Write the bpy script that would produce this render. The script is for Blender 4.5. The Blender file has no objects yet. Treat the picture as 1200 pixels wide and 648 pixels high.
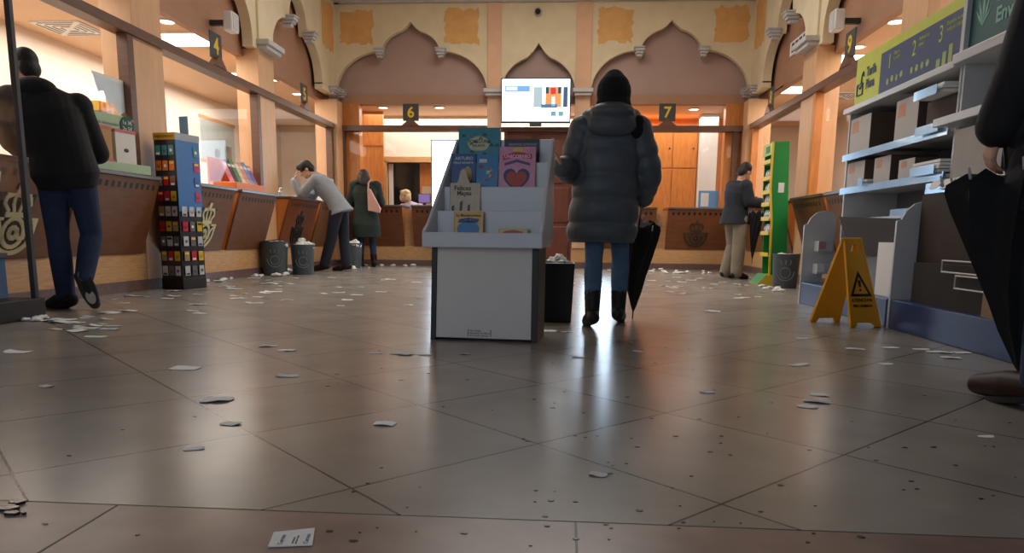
import bpy, bmesh, math, random
from mathutils import Vector as V, Matrix, Quaternion
random.seed(7)
PI = math.pi
S = bpy.context.scene
COL = S.collection
# ------------------------------------------------------------------ camera
F, CY, PITCH, YAW, ROLL, HC = 867.05, 416.62, .1611, -.0683, .0113, .58
cp, sp = math.cos(PITCH), math.sin(PITCH)
fw = V((math.sin(YAW)*cp, math.cos(YAW)*cp, -sp))
r0 = V((math.cos(YAW), -math.sin(YAW), 0)); u0 = r0.cross(fw)
rt = r0*math.cos(ROLL)+u0*math.sin(ROLL); up = -r0*math.sin(ROLL)+u0*math.cos(ROLL)
CAM = V((0, 0, HC))
def hit(px, py, ax, val):
    d = fw*F+rt*(px-600)+up*(CY-py)
    return CAM+d*((val-CAM[ax])/d[ax])
def fl(px, py, z=0): return hit(px, py, 2, z)
cd = bpy.data.cameras.new('camera'); cam = bpy.data.objects.new('camera', cd); COL.objects.link(cam)
m = Matrix((rt, up, -fw)).transposed().to_4x4(); m.translation = CAM; cam.matrix_world = m
cd.sensor_fit = 'HORIZONTAL'; cd.sensor_width = 36; cd.lens = F*36/1200; cd.shift_y = (CY-324)/1200
cd.clip_start = .02; cd.clip_end = 200
S.camera = cam
S.view_settings.view_transform = 'Standard'; S.view_settings.look = 'None'
S.view_settings.gamma = 1; S.view_settings.use_curve_mapping = False
S.view_settings.exposure = 0.0
# ------------------------------------------------------------------ materials
def lin(c):
    return tuple((x/12.92 if x <= .04045 else ((x+.055)/1.055)**2.4) for x in [k/255 for k in c])
def rgba(c): return (*lin(c), 1)
MC = {}
def mat(name, c, rough=.5, metal=0, var=.06, scale=8, bump=0, spec=.5, emit=0, coat=0, ecol=None):
    if name in MC: return MC[name]
    M = bpy.data.materials.new(name); M.use_nodes = True; nt = M.node_tree; b = nt.nodes['Principled BSDF']
    b.inputs['Roughness'].default_value = rough; b.inputs['Metallic'].default_value = metal
    b.inputs['Specular IOR Level'].default_value = spec; b.inputs['Coat Weight'].default_value = coat
    tc = nt.nodes.new('ShaderNodeTexCoord'); no = nt.nodes.new('ShaderNodeTexNoise')
    no.inputs['Scale'].default_value = scale; no.inputs['Detail'].default_value = 4
    nt.links.new(tc.outputs['Object'], no.inputs['Vector'])
    rp = nt.nodes.new('ShaderNodeValToRGB'); L = lin(c)
    rp.color_ramp.elements[0].position = .3; rp.color_ramp.elements[1].position = .7
    rp.color_ramp.elements[0].color = (*[x*(1-var) for x in L], 1); rp.color_ramp.elements[1].color = (*[min(1, x*(1+var)) for x in L], 1)
    nt.links.new(no.outputs['Fac'], rp.inputs['Fac']); nt.links.new(rp.outputs['Color'], b.inputs['Base Color'])
    if bump:
        bp = nt.nodes.new('ShaderNodeBump'); bp.inputs['Strength'].default_value = bump; bp.inputs['Distance'].default_value = .01
        nt.links.new(no.outputs['Fac'], bp.inputs['Height']); nt.links.new(bp.outputs['Normal'], b.inputs['Normal'])
    if emit:
        b.inputs['Emission Color'].default_value = rgba(ecol or c); b.inputs['Emission Strength'].default_value = emit
    MC[name] = M; return M
def wood(name, c, rough=.4, grain=(1.5, 1.5, 14), var=.16):
    if name in MC: return MC[name]
    M = mat(name, c, rough); nt = M.node_tree; no = [n for n in nt.nodes if n.type == 'TEX_NOISE'][0]; tc = [n for n in nt.nodes if n.type == 'TEX_COORD'][0]
    rp = [n for n in nt.nodes if n.type == 'VALTORGB'][0]; L = lin(c)
    rp.color_ramp.elements[0].color = (*[x*(1-var) for x in L], 1); rp.color_ramp.elements[1].color = (*[min(1, x*(1+var)) for x in L], 1)
    mp = nt.nodes.new('ShaderNodeMapping'); mp.inputs['Scale'].default_value = grain
    nt.links.new(tc.outputs['Object'], mp.inputs['Vector']); nt.links.new(mp.outputs['Vector'], no.inputs['Vector'])
    no.inputs['Scale'].default_value = 5; no.inputs['Distortion'].default_value = .6
    return M
def glass(name, tint=(1, 1, 1), refl=.03):
    if name in MC: return MC[name]
    M = bpy.data.materials.new(name); M.use_nodes = True; nt = M.node_tree; nt.nodes.clear()
    o = nt.nodes.new('ShaderNodeOutputMaterial'); mx = nt.nodes.new('ShaderNodeMixShader'); t = nt.nodes.new('ShaderNodeBsdfTransparent')
    g = nt.nodes.new('ShaderNodeBsdfGlossy'); g.inputs['Roughness'].default_value = .02; t.inputs['Color'].default_value = (*tint, 1)
    lw = nt.nodes.new('ShaderNodeLayerWeight'); lw.inputs['Blend'].default_value = .25
    ml = nt.nodes.new('ShaderNodeMath'); ml.operation = 'MULTIPLY_ADD'; ml.inputs[1].default_value = .03; ml.inputs[2].default_value = refl*.5
    nt.links.new(lw.outputs['Fresnel'], ml.inputs[0]); nt.links.new(ml.outputs[0], mx.inputs[0])
    nt.links.new(t.outputs[0], mx.inputs[1]); nt.links.new(g.outputs[0], mx.inputs[2]); nt.links.new(mx.outputs[0], o.inputs[0])
    MC[name] = M; return M
def emis(name, c, st):
    if name in MC: return MC[name]
    M = bpy.data.materials.new(name); M.use_nodes = True; nt = M.node_tree; b = nt.nodes['Principled BSDF']
    b.inputs['Base Color'].default_value = rgba((20, 20, 20)); b.inputs['Emission Color'].default_value = rgba(c); b.inputs['Emission Strength'].default_value = st
    MC[name] = M; return M

M_lw = wood('light_wood', (204, 158, 108), .42)
M_lwY = wood('light_wood_pillar', (212, 166, 124), .45, (3, 3, .6), .07)
M_dw = wood('brown_panel_wood', (118, 76, 46), .38, (12, 1.2, 1.2))
M_dwb = wood('brown_panel_wood_back', (118, 70, 40), .38, (1.2, 12, 1.2))
M_ow = wood('orange_wood', (204, 126, 58), .4, (4, 4, .7))
M_beam = wood('beam_brown', (104, 70, 52), .4, (1, 1, 8))
M_redw = wood('red_brown_wood', (112, 58, 36), .42, (6, 6, .7))
M_fas = wood('fascia_brown', (170, 126, 98), .55, (1, 1, 3), .05)
M_mauve = mat('mauve_panel', (176, 146, 134), .55, var=.03, scale=3)
M_plas = mat('cream_plaster', (226, 208, 172), .8, var=.05, scale=4, bump=.1)
M_peach = mat('peach_plaster', (226, 180, 146), .8, var=.05, scale=5)
M_cap = mat('grey_white_stone', (190, 186, 184), .6, var=.05)
M_stain = mat('ochre_patch', (226, 172, 106), .85, var=.08, scale=6)
M_gran = mat('granite_plinth', (112, 88, 84), .35, var=.25, scale=40)
M_offw = mat('office_wall_cream', (240, 228, 214), .8, var=.02)
M_offc = mat('office_ceiling_peach', (230, 190, 150), .6, var=.02)
M_white = mat('white_paint', (232, 230, 226), .5, var=.02)
M_black = mat('black_plastic', (16, 16, 18), .4, var=.1)
M_dgrey = mat('dark_grey', (52, 54, 58), .5)
M_paper = mat('white_paper', (236, 236, 232), .7, var=.04, scale=30)
M_paper2 = mat('white_paper_grey', (198, 202, 204), .7, var=.06, scale=30)
M_glass = glass('clear_glass')
M_cblack = mat('black_cloth', (17, 18, 22), .85, var=.25, scale=60, bump=.15)
M_skin = mat('skin', (206, 158, 132), .55, var=.05, scale=20)
M_hair = mat('dark_hair', (26, 20, 18), .6, var=.4, scale=60, bump=.3)
M_card = mat('cardboard', (150, 122, 96), .8, var=.06)
M_carddk = mat('dark_cardboard', (84, 68, 56), .85, var=.08)
M_cardlt = mat('cardboard_white', (186, 180, 176), .7, var=.03)

# floor: 60 cm tiles laid diagonally, thin dark joints, sheen, dirt
def floor_mat():
    M = bpy.data.materials.new('polished_tile'); M.use_nodes = True; nt = M.node_tree; b = nt.nodes['Principled BSDF']; N = nt.nodes.new; K = nt.links.new
    tc = N('ShaderNodeTexCoord'); sx = N('ShaderNodeSeparateXYZ'); K(tc.outputs['Object'], sx.inputs[0])
    def lincomb(a, bb, c):
        m1 = N('ShaderNodeMath'); m1.operation = 'MULTIPLY'; m1.inputs[1].default_value = a; K(sx.outputs[0], m1.inputs[0])
        m2 = N('ShaderNodeMath'); m2.operation = 'MULTIPLY_ADD'; m2.inputs[1].default_value = bb; K(sx.outputs[1], m2.inputs[0]); K(m1.outputs[0], m2.inputs[2])
        m3 = N('ShaderNodeMath'); m3.operation = 'ADD'; m3.inputs[1].default_value = c; K(m2.outputs[0], m3.inputs[0]); return m3
    def line(n):
        fr = N('ShaderNodeMath'); fr.operation = 'FRACT'; K(n.outputs[0], fr.inputs[0])
        s = N('ShaderNodeMath'); s.operation = 'SUBTRACT'; s.inputs[1].default_value = .5; K(fr.outputs[0], s.inputs[0])
        a = N('ShaderNodeMath'); a.operation = 'ABSOLUTE'; K(s.outputs[0], a.inputs[0])
        g = N('ShaderNodeMath'); g.operation = 'GREATER_THAN'; g.inputs[1].default_value = .5-.0055; K(a.outputs[0], g.inputs[0]); return g, fr
    i = lincomb(1.22254, 1.18661, -.32096); j = lincomb(1.17192, -1.16374, 3.42754)
    gi, _ = line(i); gj, _ = line(j)
    mx = N('ShaderNodeMath'); mx.operation = 'MAXIMUM'; K(gi.outputs[0], mx.inputs[0]); K(gj.outputs[0], mx.inputs[1])
    # per tile tone
    fi = N('ShaderNodeMath'); fi.operation = 'FLOOR'; K(i.outputs[0], fi.inputs[0]); fj = N('ShaderNodeMath'); fj.operation = 'FLOOR'; K(j.outputs[0], fj.inputs[0])
    cb = N('ShaderNodeCombineXYZ'); K(fi.outputs[0], cb.inputs[0]); K(fj.outputs[0], cb.inputs[1])
    wn = N('ShaderNodeTexWhiteNoise'); K(cb.outputs[0], wn.inputs['Vector'])
    n1 = N('ShaderNodeTexNoise'); n1.inputs['Scale'].default_value = 3; n1.inputs['Detail'].default_value = 6; K(tc.outputs['Object'], n1.inputs['Vector'])
    ad = N('ShaderNodeMath'); ad.operation = 'MULTIPLY_ADD'; ad.inputs[1].default_value = .25; K(wn.outputs['Value'], ad.inputs[0]); K(n1.outputs['Fac'], ad.inputs[2])
    rp = N('ShaderNodeValToRGB'); K(ad.outputs[0], rp.inputs['Fac'])
    rp.color_ramp.elements[0].position = .35; rp.color_ramp.elements[1].position = .85
    rp.color_ramp.elements[0].color = rgba((136, 130, 122)); rp.color_ramp.elements[1].color = rgba((156, 149, 140))
    # dirt specks
    vo = N('ShaderNodeTexVoronoi'); vo.inputs['Scale'].default_value = 7; K(tc.outputs['Object'], vo.inputs['Vector'])
    n3 = N('ShaderNodeTexNoise'); n3.inputs['Scale'].default_value = 30; K(tc.outputs['Object'], n3.inputs['Vector'])
    av = N('ShaderNodeMath'); av.operation = 'MULTIPLY_ADD'; av.inputs[1].default_value = .16; K(n3.outputs['Fac'], av.inputs[0]); K(vo.outputs['Distance'], av.inputs[2])
    ls = N('ShaderNodeMath'); ls.operation = 'LESS_THAN'; ls.inputs[1].default_value = .098; K(av.outputs[0], ls.inputs[0])
    m1 = N('ShaderNodeMix'); m1.data_type = 'RGBA'; K(ls.outputs[0], m1.inputs['Factor']); K(rp.outputs['Color'], m1.inputs['A']); m1.inputs['B'].default_value = rgba((70, 60, 52))
    m2 = N('ShaderNodeMix'); m2.data_type = 'RGBA'; K(mx.outputs[0], m2.inputs['Factor']); K(m1.outputs['Result'], m2.inputs['A']); m2.inputs['B'].default_value = rgba((44, 40, 38))
    K(m2.outputs['Result'], b.inputs['Base Color'])
    n4 = N('ShaderNodeTexNoise'); n4.inputs['Scale'].default_value = 2.2; n4.inputs['Detail'].default_value = 5; K(tc.outputs['Object'], n4.inputs['Vector'])
    mr = N('ShaderNodeMapRange'); mr.inputs['To Min'].default_value = .21; mr.inputs['To Max'].default_value = .28; K(n4.outputs['Fac'], mr.inputs['Value']); K(mr.outputs[0], b.inputs['Roughness'])
    b.inputs['Specular IOR Level'].default_value = .38
    return M
M_floor = floor_mat()
M_strip = mat('brown_polished_stone', (136, 112, 104), .3, var=.22, scale=6)

# ------------------------------------------------------------------ mesh helpers
class MB:
    def __init__(s): s.bm = bmesh.new()
    def face(s, pts):
        vs = [s.bm.verts.new(p) for p in pts]
        return s.bm.faces.new(vs)
    def box(s, x0, x1, y0, y1, z0, z1, M=None, bev=0):
        x0, x1 = min(x0, x1), max(x0, x1); y0, y1 = min(y0, y1), max(y0, y1); z0, z1 = min(z0, z1), max(z0, z1)
        c = [V((x, y, z)) for x in (x0, x1) for y in (y0, y1) for z in (z0, z1)]
        if M: c = [M @ p for p in c]
        b = bmesh.new() if bev else s.bm
        v = [b.verts.new(p) for p in c]
        for q in ((0, 1, 3, 2), (4, 6, 7, 5), (0, 4, 5, 1), (2, 3, 7, 6), (0, 2, 6, 4), (1, 5, 7, 3)): b.faces.new([v[k] for k in q])
        if bev:
            bmesh.ops.bevel(b, geom=b.edges[:], offset=bev, segments=2, affect='EDGES', profile=.5)
            s.join(b)
        return s
    def join(s, b):
        b.verts.index_update()
        mp = [s.bm.verts.new(v.co) for v in b.verts]
        for f in b.faces:
            try: s.bm.faces.new([mp[v.index] for v in f.verts])
            except ValueError: pass
        b.free(); return s
    def prism(s, poly, fn, n0, n1):
        a = [s.bm.verts.new(fn(p[0], p[1], n0)) for p in poly]; b = [s.bm.verts.new(fn(p[0], p[1], n1)) for p in poly]
        k = len(poly)
        for i in range(k): s.bm.faces.new((a[i], a[(i+1) % k], b[(i+1) % k], b[i]))
        s.bm.faces.new(a[::-1]); s.bm.faces.new(b); return s
    def tube(s, pts, r, n=8, closed=False):
        pts = [V(p) for p in pts]; rs = r if isinstance(r, (list, tuple)) else [r]*len(pts); rings = []
        up_ = V((0, 0, 1)); k = len(pts); nrm = None
        for i, p in enumerate(pts):
            if closed: t = pts[(i+1) % k]-pts[i-1]
            else: t = pts[min(i+1, k-1)]-pts[max(i-1, 0)]
            t.normalize()
            if nrm is None:
                nrm = t.cross(up_)
                if nrm.length < 1e-3: nrm = t.cross(V((1, 0, 0)))
            nrm = (nrm-t*nrm.dot(t)).normalized(); bi = t.cross(nrm)
            rings.append([s.bm.verts.new(p+(nrm*math.cos(2*PI*j/n)+bi*math.sin(2*PI*j/n))*rs[i]) for j in range(n)])
        for i in range(k if closed else k-1):
            A, B = rings[i], rings[(i+1) % k]
            for j in range(n): s.bm.faces.new((A[j], A[(j+1) % n], B[(j+1) % n], B[j]))
        if not closed: s.bm.faces.new(rings[0][::-1]); s.bm.faces.new(rings[-1])
        return s
    def lathe(s, prof, c=(0, 0, 0), n=24, sx=1, sy=1, cap=True):
        c = V(c); rings = [[s.bm.verts.new(c+V((r*sx*math.cos(2*PI*j/n), r*sy*math.sin(2*PI*j/n), z))) for j in range(n)] for r, z in prof]
        for A, B in zip(rings, rings[1:]):
            for j in range(n): s.bm.faces.new((A[j], A[(j+1) % n], B[(j+1) % n], B[j]))
        if cap: s.bm.faces.new(rings[0][::-1]); s.bm.faces.new(rings[-1])
        return s
    def loft(s, rings):      # rings: lists of points, same count
        R = [[s.bm.verts.new(p) for p in ring] for ring in rings]; n = len(R[0])
        for A, B in zip(R, R[1:]):
            for j in range(n): s.bm.faces.new((A[j], A[(j+1) % n], B[(j+1) % n], B[j]))
        s.bm.faces.new(R[0][::-1]); s.bm.faces.new(R[-1]); return s
    def ell(s, c, r, M=None, u=16, v=10):
        b = bmesh.new(); bmesh.ops.create_uvsphere(b, u_segments=u, v_segments=v, radius=1)
        for q in b.verts:
            p = V((q.co.x*r[0], q.co.y*r[1], q.co.z*r[2])); q.co = V(c)+((M @ p) if M else p)
        return s.join(b)
    def cap(s, p0, p1, r0, r1=None, n=14):
        p0, p1 = V(p0), V(p1); r1 = r0 if r1 is None else r1; d = p1-p0
        if d.length < 1e-5: return s.ell(p0, (r0, r0, r0))
        q = d.normalized(); a = q.orthogonal().normalized(); bb = q.cross(a); rings = []
        for k in range(5):
            t = -PI/2+PI/2*(k+.15)/5.15; rings.append((p0+q*r0*math.sin(t), r0*math.cos(t)))
        rings.append((p0, r0)); rings.append((p1, r1))
        for k in range(5):
            t = PI/2*(k+1)/5.15; rings.append((p1+q*r1*math.sin(t), r1*math.cos(t)))
        return s.loft([[c+(a*math.cos(2*PI*j/n)+bb*math.sin(2*PI*j/n))*r for j in range(n)] for c, r in rings])
ORG = {}
def setp(o, label=None, cat=None, group=None, kind=None):
    if label: o['label'] = label
    if cat: o['category'] = cat
    if group: o['group'] = group
    if kind: o['kind'] = kind
    return o
def thing(name, label, cat, loc, group=None, kind=None):
    o = bpy.data.objects.new(name, None); COL.objects.link(o); o.location = loc; o.empty_display_size = .1
    ORG[o.name] = V(loc); return setp(o, label, cat, group, kind)
def build(name, mb, M, parent=None, smooth=False, label=None, cat=None, group=None, kind=None, bev=0, split=40):
    bm = mb.bm
    bmesh.ops.recalc_face_normals(bm, faces=bm.faces[:])
    if parent: org = ORG[parent.name]
    else:
        xs = [v.co for v in bm.verts]
        org = V(((min(p.x for p in xs)+max(p.x for p in xs))/2, (min(p.y for p in xs)+max(p.y for p in xs))/2, min(p.z for p in xs)))
        if kind == 'structure': org = V((0, 0, 0))
    for v in bm.verts: v.co -= org
    me = bpy.data.meshes.new(name); bm.to_mesh(me); bm.free()
    for x in (M if isinstance(M, (list, tuple)) else [M]): me.materials.append(x)
    if smooth:
        for p in me.polygons: p.use_smooth = True
        me.set_sharp_from_angle(angle=math.radians(split))
    o = bpy.data.objects.new(name, me); COL.objects.link(o); ORG[o.name] = org
    if parent: o.parent = parent
    else: o.location = org
    if bev:
        md = o.modifiers.new('bevel', 'BEVEL'); md.width = bev; md.segments = 2; md.limit_method = 'ANGLE'
    return setp(o, label, cat, group, kind)
def remesh(name, mb, vox, M, parent=None, sm=4, **k):
    bm = mb.bm; bmesh.ops.recalc_face_normals(bm, faces=bm.faces[:])
    me = bpy.data.meshes.new('tmp'); bm.to_mesh(me); bm.free()
    o = bpy.data.objects.new('tmp', me); COL.objects.link(o)
    md = o.modifiers.new('r', 'REMESH'); md.mode = 'VOXEL'; md.voxel_size = vox
    if sm:
        sd = o.modifiers.new('s', 'SMOOTH'); sd.iterations = sm; sd.factor = .5
    dg = bpy.context.evaluated_depsgraph_get(); dg.update()
    m2 = bpy.data.meshes.new_from_object(o.evaluated_get(dg))
    bpy.data.objects.remove(o); bpy.data.meshes.remove(me)
    b2 = MB(); b2.bm.from_mesh(m2); bpy.data.meshes.remove(m2)
    return build(name, b2, M, parent, smooth=True, split=80, **k)
def text(s, size, org, rx, ux, M, parent, name='lettering', ext=.001, align='LEFT', sx=1.0, bold=0):
    cu = bpy.data.curves.new('t', 'FONT'); cu.body = s; cu.size = size; cu.extrude = ext; cu.align_x = align; cu.offset = bold; cu.resolution_u = 3
    o = bpy.data.objects.new('t', cu); COL.objects.link(o)
    dg = bpy.context.evaluated_depsgraph_get(); dg.update()
    me = bpy.data.meshes.new_from_object(o.evaluated_get(dg)); bpy.data.objects.remove(o); bpy.data.curves.remove(cu)
    rx, ux = V(rx).normalized(), V(ux).normalized(); nx = rx.cross(ux)
    b = MB(); b.bm.from_mesh(me); bpy.data.meshes.remove(me)
    for v in b.bm.verts: v.co = V(org)+rx*(v.co.x*sx)+ux*v.co.y+nx*v.co.z
    return build(name, b, M, parent)
def Lw(s, t, n): return V((-4.18+n, s, t))
def Rw(s, t, n): return V((3.18-n, s, t))
def Bw(s, t, n): return V((s, 13.74-n, t))
FR = {'left': Lw, 'right': Rw, 'back': Bw}
RX = {'left': V((0, 1, 0)), 'right': V((0, -1, 0)), 'back': V((1, 0, 0))}
def wbox(mb, side, s0, s1, t0, t1, n0, n1, bev=0):
    a = FR[side](s0, t0, n0); b = FR[side](s1, t1, n1)
    return mb.box(a.x, b.x, a.y, b.y, a.z, b.z, bev=bev)
def rect(s0, s1, t0, t1): return [(s0, t0), (s1, t0), (s1, t1), (s0, t1)]
ST = dict(kind='structure')
cnt = {}
def nm(k): cnt[k] = cnt.get(k, 0)+1; return f'{k}_{cnt[k]}'

# ------------------------------------------------------------------ the room
build('floor', MB().box(-8, 7, 1.456, 19, -.1, 0), M_floor, **ST)
build('floor_threshold_strip', MB().box(-8, 7, -2.5, 1.45, -.1, 0), M_strip, **ST)
jb = MB().box(-8, 7, 1.45, 1.456, -.1, -.001)
for k in range(-7, 7): jb.box(.0355+k*.978-.0025, .0355+k*.978+.0025, -2.5, 1.45, -.02, .0006)
build(nm('trim'), jb, M_black, **ST)
build('ceiling', MB().box(-4.3, 3.4, 2.5, 13.9, 4.98, 5.1), mat('hall_ceiling', (216, 200, 176), .8), **ST)

def arch_poly(c, hw, spring, cz, apex, cusp=None, k=10):
    """outline of the opening, left foot to right foot"""
    P = []
    if cusp:       # trefoil: side lobes then ogee middle
        for i in range(k+1):                      # side lobe: quarter curve
            a = PI-PI/2*i/k; rx = hw-cusp; P.append((c-hw+rx+rx*math.cos(a), spring+(cz-spring)*math.sin(a)))
        P.append((c-cusp, cz-.04)); P.append((c-cusp+.03, cz-.04)); w = cusp-.03; z0 = cz-.02
    else:
        w = hw; z0 = spring; P.append((c-w, spring))
    h = apex-z0
    for i in range(1, k+1):                       # convex then ogee tip
        t = i/k
        if t < .72: a = PI-(PI*.36)*t/.72; x = w*math.cos(a)/1; y = math.sin(a)*.74
        else:
            q = (t-.72)/.28; x0 = w*math.cos(PI-PI*.36); y0 = math.sin(PI*.36)*.74; x = x0*(1-q)**1.0; y = y0+(1-y0)*(q**1.7)
        P.append((c+x, z0+h*y))
    L = P[:]
    for s, t in L[-2::-1]: P.append((2*c-s, t))
    return P
def arch_wall(side, s0, s1, c, hw, spring, cz, apex, cusp, n0, n1, top=4.62, bot=3.02):
    op = arch_poly(c, hw, spring, cz, apex, cusp)
    poly = [(s0, bot), (s0, top), (s1, top), (s1, bot), (op[-1][0], bot)]+op[::-1]+[(op[0][0], bot)]
    return MB().prism(poly, FR[side], n0, n1)
def block(side, s, t, w=.17, h=.1, n0=-.06, n1=.13):
    b = MB(); wbox(b, side, s-w/2, s+w/2, t-h*.35, t+h*.15, n0, n1, .01); wbox(b, side, s-w*.4, s+w*.4, t-h*.75, t-h*.35, n0, n1-.025, .008)
    wbox(b, side, s-w*.28, s+w*.28, t-h*1.2, t-h*.75, n0, n1-.06, .008); wbox(b, side, s-w*.56, s+w*.56, t+h*.15, t+h*.4, n0, n1+.015, .006)
    return build(nm('trim'), b, M_cap, **ST)
def capital(side, s, w=.44, z=3.02):
    b = MB(); wbox(b, side, s-w/2, s+w/2, z, z+.05, -.1, .14, .008); wbox(b, side, s-w/2-.03, s+w/2+.03, z+.05, z+.12, -.1, .18, .012)
    return build(nm('trim'), b, M_cap, **ST)
def patch(side, s0, s1, t0, t1, n):
    P = []; rnd = random.Random(int((s0+t0)*100)); k = 9
    def seg(a, b):
        for i in range(k):
            t = i/k; j = .05*(min(s1-s0, .6))
            P.append((a[0]+(b[0]-a[0])*t+rnd.uniform(-j, j), a[1]+(b[1]-a[1])*t+rnd.uniform(-j, j)*1.3))
    c = [(s0, t0), (s1, t0), (s1, t1), (s0, t1)]
    for i in range(4): seg(c[i], c[(i+1) % 4])
    build(nm('trim'), MB().prism(P, FR[side], n, n+.004), M_stain, **ST)

# back wall upper part
b = MB(); wbox(b, 'back', -4.4, 3.4, 3.05, 5.0, -.3, -.2); build('wall_back', b, M_mauve, **ST)
b = MB(); wbox(b, 'back', -4.18, 3.18, 2.91, 3.07, -.3, -.12); build(nm('trim'), b, M_fas, **ST)
build(nm('trim'), arch_wall('back', -4.2, -1.43, -2.815, 1.37, 3.1, 3.80, 4.30, .55, -.12, 0), M_plas, **ST)
build(nm('trim'), arch_wall('back', -1.19, .13, -.53, .655, 3.1, 3.8, 3.93, None, -.12, 0), M_plas, **ST)
build(nm('trim'), arch_wall('back', .4, 3.2, 1.78, 1.37, 3.1, 3.80, 4.30, .55, -.12, 0), M_plas, **ST)
for s0, s1 in ((-1.43, -1.19), (.13, .4)):
    b = MB(); wbox(b, 'back', s0, s1, 3.02, 4.6, -.15, .035, .006); build(nm('trim'), b, M_peach, **ST)
    b = MB(); wbox(b, 'back', s0, s1, 1.1, 3.02, -.15, .03); wbox(b, 'back', s0, s1, .36, 1.1, -.15, .03); build(nm('trim'), b, M_peach, **ST)
    capital('back', (s0+s1)/2, .3)
for c in (-2.815, 1.78):
    for q in (-.55, .55): block('back', c+q, 3.80)
for s in (-4.09, 3.09): block('back', s, 3.1, .16, .08)
b = MB(); wbox(b, 'back', -4.3, 3.3, 4.60, 4.68, -.2, .1, .01); wbox(b, 'back', -4.3, 3.3, 4.68, 5.0, -.2, .16, .01); build(nm('trim'), b, M_cap, **ST)
for a, bb in ((-4.08, -3.5), (-2.2, -1.6), (.5, 1.1), (2.5, 3.08)): patch('back', a, bb, 3.93, 4.5, .001)
# side walls upper parts
for side, sg in (('left', 1), ('right', -1)):
    b = MB(); wbox(b, side, 2.5, 13.9, 2.92, 5.0, -.3, -.2); build('wall_'+side, b, M_fas, **ST)
    for s0, s1, c in ((10.72, 13.74, 11.85), (7.72, 10.22, 8.97), (4.72, 7.22, 5.97)):
        build(nm('trim'), arch_wall(side, s0-.02, s1+.02, c, 1.1, 3.12, 3.72, 4.35, .42, -.14, 0), M_plas, **ST)
        for q in (-.45, .45): block(side, c+q, 3.72)
    for s in (10.47, 7.47, 4.47):
        b = MB(); wbox(b, side, s-.25, s+.25, 3.1, 5, -.15, .03, .005); build(nm('trim'), b, M_plas, **ST)
        capital(side, s, .52)
        b = MB(); wbox(b, side, s-.27, s+.27, .1, 3.02, -.3, .012, .004); build(nm('trim'), b, M_lwY, **ST)
    b = MB(); wbox(b, side, 12.95, 13.74, 3.1, 4.6, -.14, .004); build(nm('trim'), b, M_plas, **ST)
    b = MB(); wbox(b, side, 13.4, 13.74, .1, 2.92, -.3, .1, .004); build(nm('trim'), b, M_lwY, **ST)
    block(side, 13.42, 3.1, .3, .08)
    patch(side, 13.0, 13.6, 3.75, 4.5, .006)
    b = MB(); wbox(b, side, 3, 13.74, 4.60, 5, -.2, .1); build(nm('trim'), b, M_cap, **ST)
    # beam over the glass, mullions, plinth, wooden base
    b = MB(); wbox(b, side, 3, 13.72, 2.42, 2.51, -.12, .05, .004); build(nm('trim'), b, M_beam, **ST)
    b = MB()
    for s in (10.13, 7.13, 13.34): wbox(b, side, s-.05, s+.05, 1.08, 2.42, -.08, .03, .004)
    build(nm('trim'), b, M_beam if side == 'left' else M_ow, **ST)
    b = MB(); wbox(b, side, 3, 13.74, 0, .105, -.2, .02); build('baseboard_'+side, b, M_gran, **ST)
    b = MB(); wbox(b, side, 3, 13.74, .105, .36, -.2, .0); wbox(b, side, 3, 13.74, .36, 1.04, -.2, -.06); build(nm('trim'), b, M_lw, **ST)
    for s0, s1 in ((10.74, 13.3), (7.74, 10.2), (4.74, 7.2)):
        b = MB(); wbox(b, side, s0, s1, 1.12, 2.42, -.05, -.042); build(nm('window'), b, M_glass, **ST)
# back lower
b = MB(); wbox(b, 'back', -4.18, -1.43, 2.42, 2.52, -.12, .05, .004); wbox(b, 'back', .4, 3.18, 2.42, 2.52, -.12, .05, .004); wbox(b, 'back', -1.19, .13, 2.42, 2.5, -.12, .0, .004); build(nm('trim'), b, M_beam, **ST)
b = MB()
for s in (-4.1, -1.5, .47, 2.98): wbox(b, 'back', s-.05, s+.05, 1.08, 2.42, -.08, .03, .004)
build(nm('trim'), b, M_beam, **ST)
for s in (-4.0, 3.0):
    b = MB(); wbox(b, 'back', s-.2, s+.2, 1.1, 2.92, -.3, -.1); build(nm('trim'), b, M_ow, **ST)
b = MB(); wbox(b, 'back', -4.18, -1.1, 0, .105, -.2, .02); wbox(b, 'back', .12, 3.18, 0, .105, -.2, .02); build('baseboard_back', b, M_gran, **ST)
b = MB(); wbox(b, 'back', -4.18, -1.1, .105, .36, -.2, 0); wbox(b, 'back', -4.18, -1.1, .36, 1.04, -.2, -.06); wbox(b, 'back', .12, 3.18, .105, .36, -.2, 0); wbox(b, 'back', .12, 3.18, .36, 1.04, -.2, -.06); build(nm('trim'), b, M_lw, **ST)
for s0, s1 in ((-4.05, -1.55), (.52, 2.93)):
    b = MB(); wbox(b, 'back', s0, s1, 1.12, 2.42, -.05, -.042); build(nm('window'), b, M_glass, **ST)
# dark wooden door in the middle
d = build(nm('door'), (lambda b: (wbox(b, 'back', -1.1, .12, 0, 2.42, -.16, -.1), b)[1])(MB()), M_redw, **ST)
b = MB()
for s0, s1 in ((-1.05, -.52), (-.46, .07)):
    for t0, t1 in ((.12, .75), (.82, 1.45), (1.52, 2.3)): wbox(b, 'back', s0, s1, t0, t1, -.1, -.075, .012)
build('door_panel', b, M_redw, d)
b = MB()
for s in (-1.13, .09): wbox(b, 'back', s, s+.06, 0, 2.44, -.16, -.04, .004)
build('door_frame', b, M_redw, d)

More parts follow.
